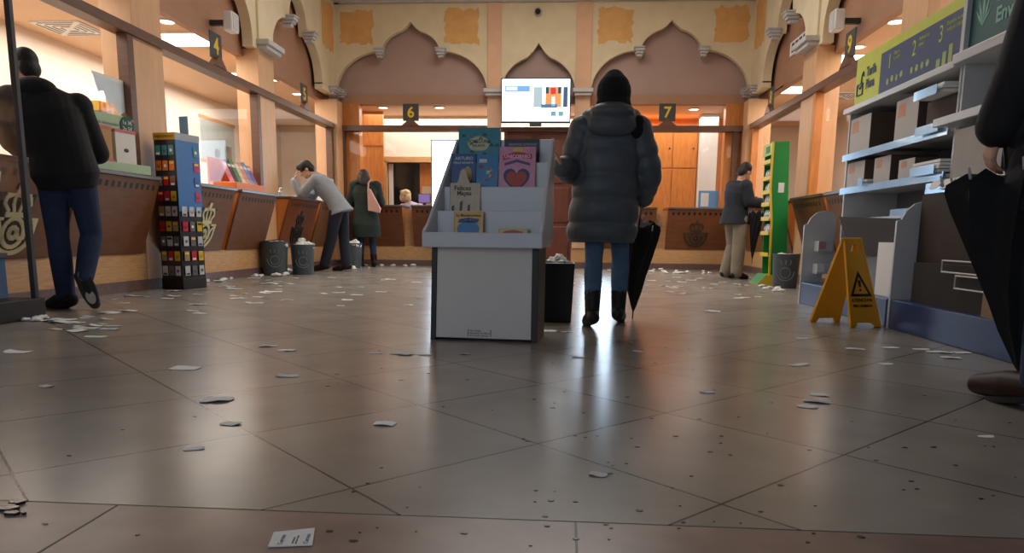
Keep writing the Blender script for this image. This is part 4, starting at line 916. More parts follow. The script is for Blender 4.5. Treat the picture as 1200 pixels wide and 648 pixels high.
build('top_sign', MB().box(.02, .125, .03, .036, 1.54, 1.72, TM, .004), mat('top_sign_blue', (120, 176, 220), .3), t)
pal = {'teal': (70, 150, 160), 'orange': (224, 122, 36), 'grey': (112, 112, 118), 'red': (196, 30, 38), 'pink red': (206, 44, 70), 'yellow': (222, 190, 50), 'tan': (176, 150, 104), 'white': (204, 208, 214), 'brown': (140, 96, 64), 'blue': (60, 120, 190), 'pink': (196, 70, 120)}
rows = [['teal']*3, ['orange']*3, ['grey', 'red', 'brown'], ['red', 'pink red', 'yellow'], ['tan', 'white', 'white'], ['red', 'yellow', 'tan'], ['grey', 'white', 'grey'], ['tan', 'red', 'yellow'], ['white', 'grey', 'white']]
srows = [['blue', 'blue', 'teal'], ['blue', 'blue', 'pink'], ['blue', 'blue', 'blue'], ['blue', 'blue', 'pink'], ['white', 'white', 'white'], ['pink red', 'grey', 'yellow'], ['white', 'grey', 'white'], ['tan', 'pink red', 'yellow'], ['white', 'grey', 'white']]
ordn = ['top', 'second', 'third', 'fourth', 'middle', 'fourth lowest', 'third lowest', 'second lowest', 'bottom']; cols = ['left', 'centre', 'right']
def card(face, i, j, cname):
    u = (j-1)*(.077 if face == 'front' else .105); z = 1.375-i*.148
    w = .031 if face == 'front' else .036
    if face == 'front': fn = lambda s, q, n: TM @ V((u+s, -hd-n, z+q))
    else: fn = lambda s, q, n: TM @ V((hw+.004+n, u+s, z+q))
    lab = f'{cname} gift card, {ordn[i]} row {cols[j]}, {"front" if face == "front" else "right side"} of the card tower'
    t = thing('gift_card', lab, 'gift card', fn(0, -.05, .006), 'gift cards on the tower')
    q = random.Random(i*31+j*7+len(face)); c = pal[cname]
    b = MB().prism(rect(-w, w, -.052, .045), fn, .004, .009); build('card', b, mat('card_'+cname.replace(' ', '_'), c, .25, var=.12, scale=30), t, bev=.003)
    k = (i+j) % 4; c2 = [(240, 240, 236), (30, 28, 30), (240, 240, 236), (236, 210, 90)][k] if cname not in ('white', 'yellow') else [(60, 70, 90), (170, 40, 50), (90, 90, 96), (30, 30, 34)][k]
    M2 = mat('cardprint_'+'_'.join(map(str, c2)), c2, .3)
    b = MB()
    if k == 0: b.prism(rect(-w*.7, w*.7, -.045, -.025), fn, .009, .0096)
    elif k == 1: b.prism([(-w*.7, .01), (-w*.2, -.012), (w*.2, -.012), (w*.7, .01), (w*.35, -.022), (-w*.35, -.022)], fn, .009, .0096)
    elif k == 2: b.prism(blobp(0, -.005, w*.5, .016, 12), fn, .009, .0096)
    else: b.prism(rect(-w*.8, w*.8, .012, .034), fn, .009, .0096)
    build('print', b, M2, t)
for i in range(9):
    for j in range(3):
        card('front', i, j, rows[i][j])
        if i > 3 or j == 2: card('side', i, j, srows[i][j])
# ------------------------------------------------------------------ things on and behind the left counters
M_mint = mat('mint_card', (176, 204, 172), .6, var=.03)
t = thing('greeting_card_display', 'mint green cardboard display of boxed cards on the left counter', 'card display', (-4.02, 6.6, 1.1))
DM = Matrix.Translation((-3.985, 6.58, 1.1)) @ Matrix.Rotation(math.radians(80), 4, 'Z')
fn = lambda s, z, n: DM @ V((s, -n, z))
build('back_board', MB().prism([(-.33, 0), (.33, 0), (.33, .50), (.26, .52), (-.26, .52), (-.33, .48)], fn, -.14, -.13), M_mint, t)
build('tray', MB().prism(rect(-.33, .33, 0, .08), fn, .02, .03).prism(rect(-.33, .33, 0, .012), fn, -.13, .02), M_mint, t)
text('tarjetas de felicitación', .045, fn(-.26, .42, -.1285), DM.to_3x3() @ V((1, 0, 0)), (0, 0, 1), mat('green_ink', (90, 140, 100)), t, 'lettering', .0004)
build('badge', MB().prism(blobp(.24, .44, .085, .085, 20), fn, -.128, -.12), mat('badge_green', (20, 92, 72)), t)
for i, s_ in enumerate(('1x 3€', '2x 5€')): text(s_, .05, fn(.24, .45-.055*i, -.119), DM.to_3x3() @ V((1, 0, 0)), (0, 0, 1), M_white, t, 'lettering', .0004, 'CENTER')
M_kraft = mat('kraft_box', (196, 152, 104), .7); M_pinkb = mat('pink_box_edge', (206, 120, 124), .6)
for x0, x1, z0, z1, M, nme, lab in ((-.28, -.03, .11, .39, M_kraft, 'gift_box', 'kraft brown card box with pink edge in the mint display'), (.01, .26, .03, .38, M_white, 'gift_box', 'white card box with small prints in the mint display'), (-.31, -.06, .014, .10, M_kraft, 'gift_box', 'flat kraft brown box lying in front in the mint display')):
    g = thing(nme, lab, 'box', fn((x0+x1)/2, z0, -.05), 'boxed cards in the mint display'); zz = -.02 if z0 < .02 else -.06
    if z0 > .1: build('block', MB().prism(rect(x0, x1, .013, z0-.001), fn, -.12, zz-.02), M_mint, g)
    build('box', MB().prism(rect(x0, x1, z0, z1), fn, -.12 if zz < -.03 else -.058, zz), M, g, bev=.003)
    build('edge', MB().prism(rect(x0-.004, x1+.004, z1-.02, z1+.006), fn, -.122 if zz < -.03 else -.056, zz+.003), M_pinkb, g)
    build('print', MB().prism(blobp((x0+x1)/2, (z0+z1)/2, .03, .018, 10, .3), fn, zz, zz+.002), M_dgrey, g)
t = thing('poster_box', 'orange and red printed box standing behind the mint card display', 'box', (-4.65, 7.35, 1.1))
build('box', MB().box(-4.75, -4.55, 7.2, 7.6, 1.1, 1.78, bev=.004), mat('terracotta_print', (186, 92, 66), .6, var=.2, scale=6), t); build('top_band', MB().box(-4.752, -4.548, 7.198, 7.602, 1.74, 1.83), mat('header_yellow', (224, 176, 50)), t)
t = thing('paper_notice', 'pale blue ragged sheet as a painted reflection on the glass by the first pillar', 'notice', (-4.22, 6.95, 1.76))  # ragged sheet added to imitate a blue-white reflection on the glass
build('sheet', MB().prism([(6.62, 1.98), (7.08, 1.98), (7.08, 1.70), (6.98, 1.66), (6.9, 1.76), (6.83, 1.72), (6.76, 1.84), (6.68, 1.82), (6.64, 1.9)], Lw, -.041, -.038), mat('pale_blue_reflection', (216, 228, 240), .6), t); build('tape', MB().prism(rect(6.60, 7.10, 1.955, 1.985), Lw, -.038, -.037), M_paper, t)
t = thing('wall_poster', 'pale grey poster with ochre border on the left office wall', 'poster', (-6.49, 14.8, 1.8))
build('sheet', MB().box(-6.5, -6.49, 13.2, 14.55, 1.88, 2.6), mat('poster_grey', (178, 190, 190), .6), t); build('border', MB().box(-6.492, -6.487, 13.15, 14.6, 2.58, 2.64).box(-6.492, -6.487, 13.15, 14.6, 1.83, 1.88), mat('ochre_ink', (206, 156, 86)), t); build('picture', MB().box(-6.49, -6.486, 13.7, 13.9, 1.95, 2.1).box(-6.49, -6.486, 14.1, 14.4, 1.92, 2.2), mat('poster_print', (140, 130, 120), var=.3), t)
t = thing('magazine_rack', 'orange counter rack full of magazines beside the grey bins', 'magazine rack', (-4.25, 9.6, 1.1))
build('tray', MB().box(-4.42, -4.08, 9.14, 10.05, 1.1, 1.2, bev=.01), mat('orange_card', (230, 120, 40), .5), t); build('back', MB().box(-4.44, -4.42, 9.14, 10.05, 1.1, 1.5), mat('orange_card', (230, 120, 40)), t)
mg = [('pink', (226, 130, 160)), ('black', (30, 30, 34)), ('striped green', (70, 130, 90)), ('cream', (220, 200, 170)), ('salmon', (220, 140, 120)), ('blue', (110, 160, 200)), ('violet', (150, 110, 170))]
for i, (nme, c) in enumerate(mg):
    y = 9.18+i*.12; g = thing('magazine', f'{nme} magazine, {["first", "second", "third", "fourth", "fifth", "sixth", "last"][i]} from the left in the orange counter rack', 'magazine', (-4.2, y+.055, 1.2), 'magazines in the orange rack')
    f2 = lambda s, z, n: V((-4.16-(z-1.2)*.45+n, s, z))
    build('cover', MB().prism(rect(y, y+.11, 1.2, 1.46+.02*(i % 3)), f2, -.012, 0), mat('mag_'+nme.replace(' ', '_'), c, .35, var=.3, scale=18), g); build('title_band', MB().prism(rect(y+.01, y+.10, 1.40, 1.435), f2, 0, .001), M_white, g)
for px, h, c, lab in ((-4.35, .2, (210, 214, 216), 'clear hand gel bottle on the counter left of the leaning man'), (-4.28, .14, (190, 196, 206), 'short white bottle on the counter left of the leaning man')):
    y = 10.95+(px+4.35)*2; t = thing('bottle', lab, 'bottle', (px, y, 1.1), 'bottles on the left counter')
    build('body', MB().lathe([(.035, 1.1), (.036, 1.1+h*.6), (.012, 1.1+h*.75), (.012, 1.1+h*.8)], (px, y, 0), 16), mat('bottle_%d' % c[0], c, .2), t, smooth=True); build('pump', MB().cap((px, y, 1.1+h*.8), (px, y, 1.1+h), .008).cap((px, y, 1.1+h), (px+.04, y, 1.1+h), .007), M_white, t, smooth=True)
t = thing('paper_sheet', 'white form lying under the elbows of the leaning man', 'paper', (-4.05, 11.4, 1.1)); build('sheet', MB().box(-4.14, -3.95, 11.25, 11.52, 1.1, 1.104), M_paper, t); build('text_lines', MB().box(-4.12, -3.97, 11.28, 11.3, 1.104, 1.105).box(-4.12, -3.97, 11.36, 11.38, 1.104, 1.105), M_dgrey, t)
t = thing('leaflet_box', 'white and blue leaflet box on the corner counter behind the leaning man', 'leaflet box', (-4.1, 12.7, 1.1)); build('box', MB().box(-4.2, -4.0, 12.55, 12.85, 1.1, 1.5, bev=.006), M_white, t); build('label', MB().box(-4.001, -3.995, 12.6, 12.8, 1.15, 1.42), mat('leaflet_blue', (90, 150, 206), .4), t)
# ------------------------------------------------------------------ back office things
t = thing('monitor', 'small monitor glowing violet on the desk behind counter six', 'monitor', (-2.72, 14.6, 1.12))
build('screen', MB().box(-2.86, -2.62, 14.55, 14.58, 1.18, 1.36, bev=.005), M_black, t); build('display', MB().box(-2.85, -2.63, 14.545, 14.551, 1.19, 1.35), emis('monitor_violet', (150, 120, 190), .7), t); build('stand', MB().box(-2.77, -2.71, 14.56, 14.59, .75, 1.18).box(-2.84, -2.64, 14.5, 14.66, .73, .75), M_black, t)
t = thing('desk', 'wooden desk behind counter six', 'desk', (-2.5, 14.75, 0)); build('top', MB().box(-2.9, -1.5, 14.5, 15.1, .7, .73), M_lw, t)
for x, y in ((-2.86, 14.54), (-1.55, 14.54), (-2.86, 15.05), (-1.55, 15.05)): build('leg', MB().box(x-.02, x+.02, y-.02, y+.02, 0, .7), M_dgrey, t)
t = thing('cardboard_box', 'tall pale box standing on the desk behind counter six', 'box', (-2.6, 14.95, .73)); build('box', MB().box(-2.83, -2.38, 14.8, 15.05, .73, 1.52, bev=.005), mat('cream_box', (216, 190, 158), .7), t); build('flap', MB().box(-2.83, -2.38, 14.798, 15.05, 1.52, 1.525), M_card, t)
t = thing('cabinet', 'tall orange wooden cabinet with doors behind counter seven', 'cabinet', (1.95, 15.6, 0))
build('body', MB().box(.4, 2.6, 15.42, 15.88, 0, 2.75, bev=.004), M_ow, t)
for x0, x1 in ((.45, 1.12), (1.15, 1.62), (1.65, 2.1), (2.12, 2.57)):
    for z0, z1 in ((.05, 1.92), (1.95, 2.7)):
        dd = build('cabinet_door', MB().box(x0, x1, 15.40, 15.42, z0, z1, bev=.004), M_ow, t)
        build('keyhole', MB().cap((x1-.05, 15.397, (z0+z1)/2), (x1-.05, 15.40, (z0+z1)/2), .02), M_dgrey, dd)
t = thing('picture_stand', 'blue and white leaflet stand on the counter left of the man in beige trousers', 'leaflet stand', (2.55, 14.0, 1.1)); build('board', MB().box(2.42, 2.78, 13.98, 14.0, 1.1, 1.42, bev=.004), mat('leaflet_blue', (90, 150, 206)), t); build('panel', MB().box(2.46, 2.6, 13.972, 13.981, 1.14, 1.38), M_white, t)
t = thing('side_cabinet', 'small orange wood cupboard in the right office near the shelves', 'cupboard', (3.9, 8.8, 0)); build('body', MB().box(3.7, 4.3, 8.6, 9.1, 0, 1.45, bev=.005), M_ow, t); build('top', MB().box(3.66, 4.34, 8.56, 9.14, 1.45, 1.5), M_lw, t)
t = thing('table_lamp', 'small lit lamp in front of the back right office wall', 'lamp', (3.55, 14.6, 1.1)); build('base', MB().lathe([(.09, .9), (.09, .92), (.015, .95), (.015, 1.5)], (3.35, 14.6, 0), 16), M_black, t, smooth=True); build('shade', MB().lathe([(.14, 1.48), (.1, 1.62)], (3.35, 14.6, 0), 20), M_black, t, smooth=True)
t = thing('filing_cabinet', 'orange wooden filing cabinet behind the man in beige trousers', 'cabinet', (3.5, 14.65, 0)); build('body', MB().box(3.1, 3.9, 14.4, 14.9, 0, .9, bev=.005), M_ow, t); build('drawer', MB().box(3.14, 3.86, 14.39, 14.4, .1, .8), M_lw, t)
# ------------------------------------------------------------------ green card stand
M_green = mat('board_green', (20, 138, 62), .4, var=.03); M_yl = mat('stand_yellow', (226, 196, 48), .45, var=.04)
t = thing('card_stand', 'tall green and yellow card stand at the back right', 'card stand', (2.66, 9.8, 0))
TZ = lambda s, z, n: V((2.545+n+.06*(0 if z > 99 else (0.0)), 9.6+s, z))
SB = [(.0, .12), (.19, .12), (.19, 1.75), (.02, 1.75)]
for y in (9.6, 9.985): build('side_board', MB().prism([(2.60, .12), (2.80, .12), (2.73, 1.76), (2.545, 1.75), (2.545, 1.2), (2.585, .8)], lambda x, z, n: V((x, n, z)), y, y+.015), M_green, t)
build('back_board', MB().prism([(2.79, .12), (2.80, .12), (2.73, 1.76), (2.72, 1.76)], lambda x, z, n: V((x, n, z)), 9.615, 9.985), M_green, t)
b = MB()
for z in (.35, .62, .8, .98, 1.13, 1.3, 1.5): x = 2.60-(z-.12)*.035; b.box(x-.03, 2.74, 9.615, 9.985, z, z+.012).box(x-.035, x-.03, 9.615, 9.985, z, z+.05)
build('shelf', b, M_yl, t)
build('front_edge', MB().prism([(2.575, .12), (2.60, .12), (2.585, .8), (2.545, 1.2), (2.545, 1.75), (2.52, 1.75), (2.52, 1.2), (2.56, .8)], lambda x, z, n: V((x, n, z)), 9.585, 9.6), M_yl, t)
build('header', MB().box(2.52, 2.535, 9.6, 9.99, 1.6, 1.74), mat('header_lime', (160, 190, 60), .4), t); build('header_mark', MB().box(2.516, 2.52, 9.68, 9.85, 1.63, 1.71), mat('green_dark', (20, 100, 50)), t)
build('foot', MB().prism([(2.45, 0), (2.82, 0), (2.82, .12), (2.56, .12), (2.46, .02)], lambda x, z, n: V((x, n, z)), 9.55, 10.03), M_yl, t); build('foot_label', MB().prism([(2.452, .006), (2.562, .122), (2.556, .128), (2.446, .012)], lambda x, z, n: V((x, n, z)), 9.56, 10.02), M_green, t)
build('white_label', MB().box(2.63, 2.70, 9.594, 9.6, 1.14, 1.26), M_white, t)
cc = [(90, 130, 190), (206, 120, 160), (220, 220, 214), (60, 60, 70), (180, 70, 90), (110, 170, 150)]; cnm = ['blue', 'pink', 'white', 'black', 'crimson', 'aqua']
for i, z in enumerate((.632, .812, .992, 1.142, 1.312)):
    for j in range(4):
        y = 9.64+.085*j; x = 2.60-(z-.12)*.035; k = (i*2+j) % 6
        g = thing('greeting_card', f'{cnm[k]} card, {["bottom", "second", "third", "fourth", "top"][i]} shelf of the green stand, {["nearest", "second", "third", "farthest"][j]} one', 'card', (x, y, z), 'cards in the green stand')
        build('card', MB().prism(rect(y, y+.078, z, z+.125), lambda s, q, n: V((x-.012+(q-z)*.22+n, s, q)), 0, .004), mat('gc_'+cnm[k], cc[k], .4, var=.2, scale=20), g); build('print', MB().prism(rect(y+.015, y+.06, z+.06, z+.1), lambda s, q, n: V((x-.012+(q-z)*.22+n, s, q)), -.001, 0), M_paper, g)
# ------------------------------------------------------------------ packaging shelves
M_shelf = mat('shelf_grey_white', (204, 205, 208), .28, var=.02); M_plin = mat('shelf_blue_plinth', (42, 66, 114), .28, var=.04); M_lip = mat('gloss_price_lip', (160, 198, 228), .18, metal=.4, var=.02, coat=.6); M_shin = mat('shelf_back_grey', (120, 120, 124), .5)
def unit(y0, y1, lab, deep):
    t = thing('packaging_shelf', lab, 'shelf', (2.6, (y0+y1)/2, 0), 'packaging shelf units')
    build('plinth', MB().box(2.15, 2.95, y0+.02, y1-.02, 0, .19, bev=.006), M_plin, t)
    prof = [(2.145, 0), (2.145, .70), (2.175, .71), (2.20, .765), (2.25, .81), (2.32, .83), (2.39, .81), (2.42, .77), (2.42, .40), (2.33, .25), (2.33, 0)]
    build('low_side', MB().prism(prof, lambda x, z, n: V((x, n, z)), y1-.022, y1), M_shelf, t)
    if y0 < 4: build('low_side', MB().prism(prof, lambda x, z, n: V((x, n, z)), y0, y0+.022), M_shelf, t)
    build('back_panel', MB().box(2.93, 2.95, y0, y1, .19, 1.70), M_shin, t)
    for y in ((y0, y0+.02), (y1-.02, y1)): build('side_post', MB().box(2.47, 2.95, y[0], y[1], .19, 1.68, bev=.003), M_shelf, t)
    return t
t = unit(5.07, 6.93, 'far packaging shelf unit with the yellow and navy price sign', 0); UA = t
for z, x0 in ((.985, 2.43), (1.27, 2.43)):
    s = build('shelf_board', MB().box(x0+.02, 2.93, 5.09, 6.91, z, z+.02), M_shelf, t); build('price_lip', MB().prism([(x0-.002, z-.02), (x0+.006, z-.02), (x0+.008, z+.035), (x0, z+.035)], lambda x, zz, n: V((x, n, zz)), 5.09, 6.91), M_lip, s)
build('shelf_board', MB().box(2.45, 2.93, 5.09, 6.91, .735, .755), M_shelf, t)
build('top_board', MB().box(2.42, 2.95, 5.075, 6.95, 1.655, 1.70, bev=.005), M_shelf, t)
M_nav = mat('sign_navy', (44, 64, 106), .5, var=.03); M_lime = mat('sign_lime', (196, 204, 68), .5, var=.03)
sg = build('price_sign', MB().box(2.5, 2.52, 5.075, 6.93, 1.70, 2.12), M_lime, t)
fs = lambda y, z, n: V((2.5-n, y, z))
build('navy_field', MB().prism(rect(5.075, 6.42, 1.715, 2.045), fs, 0, .002), M_nav, sg)
tx = lambda s_, sz, y, z, M, **k: text(s_, sz, fs(y, z, .0032), (0, -1, 0), (0, 0, 1), M, sg, 'lettering', .0006, **k)
tx('Tarifa', .105, 6.70, 1.93, M_nav, sx=.8, bold=.003); tx('Plana', .105, 6.70, 1.83, M_nav, sx=.8, bold=.003)
b = MB()
for p0, p1 in (((6.88, 1.80), (6.76, 1.80)), ((6.76, 1.80), (6.76, 1.89)), ((6.76, 1.89), (6.88, 1.89)), ((6.88, 1.89), (6.88, 1.80)), ((6.88, 1.89), (6.82, 1.85)), ((6.82, 1.85), (6.76, 1.89)), ((6.80, 1.89), (6.79, 1.96)), ((6.79, 1.96), (6.76, 1.98)), ((6.76, 1.98), (6.75, 1.94))): b.tube([fs(*p0, .004), fs(*p1, .004)], .005, 6)
build('envelope_mark', b, M_nav, sg)
for i, (y, l1) in enumerate(((6.28, 'Elige'), (5.87, 'Rellena'), (5.48, 'Envía'))):
    tx(str(i+1), .155, y, 1.90, M_lime, sx=.8); tx(['Elige tu', 'Rellena los', 'Deposita tu paquete en'][i], .034, y-.1, 1.985, M_lime); tx(['formato', 'datos', 'cualquier oficina'][i], .034, y-.1, 1.945, M_lime)
    b = MB()
    for k in range((4, 4, 3)[i]):
        yy = y-.02-k*.08; zz = 1.80+(.0 if i else .01*(k % 2))
        if i < 2: b.prism(blobp(yy, zz, .02+.004*(k % 2), .025, 10, .15, k), fs, .002, .004)
        else: b.prism(rect(yy-.03, yy+.02, 1.73, 1.79+.03*k), fs, .002, .004); 
    build('pictogram', b, mat('pictogram_lime', (160, 174, 96)), sg)
t = unit(3.3, 5.05, 'near packaging shelf unit with the dark green sign, beside the right edge person', 1); UB = t
s = build('shelf_board', MB().box(2.32, 2.93, 3.32, 5.03, .90, .925), M_shelf, t); build('price_lip', MB().prism([(2.30, .87), (2.31, .87), (2.313, .935), (2.303, .935)], lambda x, zz, n: V((x, n, zz)), 3.32, 5.03), M_lip, s)
s = build('shelf_board', MB().box(2.32, 2.93, 3.28, 5.06, 1.285, 1.335, bev=.004), M_shelf, t)
build('top_board', MB().box(2.40, 2.95, 3.28, 5.06, 1.665, 1.725, bev=.005), M_shelf, t)
sg = build('green_sign', MB().box(2.47, 2.49, 3.3, 5.04, 1.725, 2.25), mat('sign_dark_green', (22, 84, 84), .5, var=.03), t)
build('sign_edge', MB().box(2.44, 2.49, 5.02, 5.06, 1.72, 2.26), M_shelf, sg)
fs2 = lambda y, z, n: V((2.47-n, y, z)); M_pg = mat('pale_green_ink', (120, 176, 160), .5)
for s_, z in (('Embalajes', 2.06), ('and', 1.95), ('Envíos', 1.83)): text(s_, .12, fs2(4.74, z, .002), (0, -1, 0), (0, 0, 1), M_pg, sg, 'lettering', .0006, bold=.003)
b = MB()
for k, (a, l) in enumerate(((.0, .22), (.35, .18), (-.35, .18), (.7, .13), (-.65, .13))):
    o = V((4.88, 1.86)) if False else (4.88, 1.85); b.prism([(o[0], o[1]), (o[0]-math.sin(a)*l*.5-.012, o[1]+math.cos(a)*l*.5), (o[0]-math.sin(a)*l, o[1]+math.cos(a)*l), (o[0]-math.sin(a)*l*.5+.012, o[1]+math.cos(a)*l*.5)], fs2, .0005, .002)
build('leaf_mark', b, M_pg, sg)
# boxes and papers on the shelves
def cbox(lab, x0, x1, y0, y1, z0, z1, Mf=M_cardlt, Ms=M_carddk, sticker=True, lean=0):
    t = thing('cardboard_box', lab, 'box', ((x0+x1)/2, (y0+y1)/2, z0), 'cardboard boxes on the packaging shelves')
    build('box', MB().box(x0+.003, x1, y0, y1, z0, z1, bev=.003), Ms, t); build('front_face', MB().box(x0, x0+.003, y0, y1, z0, z1), Mf, t)
    if sticker: build('sticker', MB().box(x0-.001, x0, y1-.06-(y1-y0)*.28, y1-.04, z1-(z1-z0)*.42, z1-(z1-z0)*.1), mat('salmon_sticker', (198, 140, 104), .6), t)
    return t
cbox('white faced box with salmon sticker at the far end of the upper shelf', 2.47, 2.86, 6.45, 6.88, 1.305, 1.6)
cbox('tall white faced box in the middle of the upper shelf, below the navy sign', 2.47, 2.86, 5.62, 5.98, 1.305, 1.6)
cbox('white faced box at the far end of the middle shelf', 2.47, 2.82, 6.5, 6.88, 1.02, 1.23)
cbox('second white faced box from the far end of the middle shelf', 2.47, 2.82, 6.0, 6.3, 1.02, 1.22)
cbox('small white faced box on the middle shelf beside the blue lit papers', 2.47, 2.8, 5.6, 5.85, 1.02, 1.16)
cbox('large pale box on the near unit above the black umbrella', 2.36, 2.9, 4.32, 4.84, .925, 1.24, mat('cardboard_pale', (172, 164, 158), .7), M_carddk, False)
cbox('pale box inside the upper compartment of the near unit', 2.6, 2.9, 4.2, 4.62, 1.335, 1.5, M_card, M_card, False)
def stack(lab, x0, x1, y0, y1, z, n, M=M_paper, dz=.022):
    t = thing('paper_stack', lab, 'paper stack', ((x0+x1)/2, (y0+y1)/2, z), 'flat mailers on the packaging shelves'); q = random.Random(int(y0*100+z*10))
    b = MB()
    for k in range(n):
        e = q.uniform(-.015, .015); b.box(x0+e, x1+e, y0+e, y1+e*.5, z+k*dz, z+k*dz+dz*.8)
    build('mailers', b, M, t); build('price_label', MB().box(x0-.03, x0-.025, y0+.02, y1-.02, z-.01, z+.05), M_lip, t)
stack('stack of white mailers at the near end of the upper shelf', 2.40, 2.85, 5.14, 5.5, 1.305+.22, 3); cbox('brown box under the white mailers of the upper shelf', 2.5, 2.9, 5.12, 5.55, 1.305, 1.52, M_carddk, M_carddk, False)
stack('stack of white mailers at the near end of the middle shelf', 2.43, 2.85, 5.14, 5.5, 1.29, 1, M_paper, .012)
stack('stack of pale mailers hanging over the lowest shelf lip', 2.43, 2.85, 5.14, 5.52, 1.02, 4)
stack('thin white mailers in the middle of the middle shelf', 2.43, 2.8, 6.32, 6.46, 1.02, 2)
stack('white mailers lying low in the far unit above the grey sheet', 2.5, 2.85, 5.3, 5.95, .755, 2)
t = thing('cardboard_sheet', 'wide dark grey sheet leaning in the lower bay of the far unit', 'sheet', (2.35, 5.7, .19))
build('sheet', MB().prism([(5.2, .46), (6.2, .46), (6.32, .76), (5.24, .72)], lambda y, z, n: V((2.32+(z-.4)*-.25+n, y, z)), 0, .012), mat('grey_sheet', (58, 52, 48), .7), t); build('support', MB().box(2.36, 2.40, 5.25, 6.2, .19, .5), M_shin, t)
cbox('large plain white box standing in the lower bay behind the wet floor sign', 2.24, 2.34, 5.12, 5.52, .19, .56, M_white, M_white, False)
cbox('narrow dark brown sheet box leaning on the white divider of the far unit', 2.36, 2.5, 5.09, 5.2, .19, .72, M_carddk, M_carddk, False)
for y0, z0, lab in ((6.55, .47, 'pink and white leaflet pocket, upper on the far side panel'), (6.55, .27, 'white leaflet pocket, lower on the far side panel')):
    t = thing('leaflet_pocket', lab, 'leaflet pocket', (2.3, y0, z0), 'leaflet pockets'); build('pocket', MB().box(2.24, 2.36, 6.78, 6.905, z0, z0+.09), M_paper2, t); build('leaflet', MB().box(2.24, 2.30, 6.775, 6.78, z0+.02, z0+.085), mat('leaflet_pink', (196, 140, 150)) if z0 > .4 else M_paper, t)
M_dkbox = mat('brown_box_dark', (58, 44, 36), .8, var=.1)
cbox('tall dark brown carton in the lower bay of the near unit', 2.275, 2.86, 4.05, 5.0, .19, .86, M_dkbox, M_dkbox, False)
cbox('low dark brown carton in front in the near unit', 2.20, 2.272, 3.9, 4.86, .19, .44, mat('brown_box_darker', (40, 32, 28), .8), M_dkbox, False)
cbox('light brown carton piece near the black umbrella tip', 2.16, 2.195, 3.84, 3.98, .19, .40, M_card, M_card, False)
for y0, y1, z0, z1, lab in ((3.7, 4.46, .40, .465, 'white wire frame, upper of the two in the near unit'), (3.7, 4.3, .315, .385, 'white wire frame, lower of the two in the near unit')):
    t = thing('wire_basket', lab, 'wire basket', (2.19, (y0+y1)/2, z0), 'wire baskets')
    build('front_loop', MB().tube([(2.175, y0, z0), (2.175, y1, z0), (2.175, y1, z1), (2.175, y0, z1)], .0045, 8, True), M_white, t, smooth=True)
    build('arms', MB().tube([(2.175, y1, z0), (2.30, y1, z0)], .004, 6).tube([(2.175, y0, z0), (2.30, y0, z0)], .004, 6), M_white, t, smooth=True)
# white flag like flyer edges on the near lip
for k in range(6):
    y = 4.9-k*.14; t = thing('price_flyer', f'white price flyer, {["first", "second", "third", "fourth", "fifth", "sixth"][k]} from the left on the near shelf lip', 'flyer', (2.27, y, .85), 'flyers on the near shelf lip')
    build('flyer', MB().prism([(y-.12, .935), (y, .94), (y-.005, .895-.01*(k % 3)), (y-.06, .885), (y-.11, .90)], lambda s, z, n: V((2.268-(z-.9)*-.5+n, s, z)), -.004, 0), M_paper, t); build('fold', MB().prism(rect(y-.12, y, .938, .944), lambda s, z, n: V((2.29+n, s, z)), -.004, .0), M_paper, t)
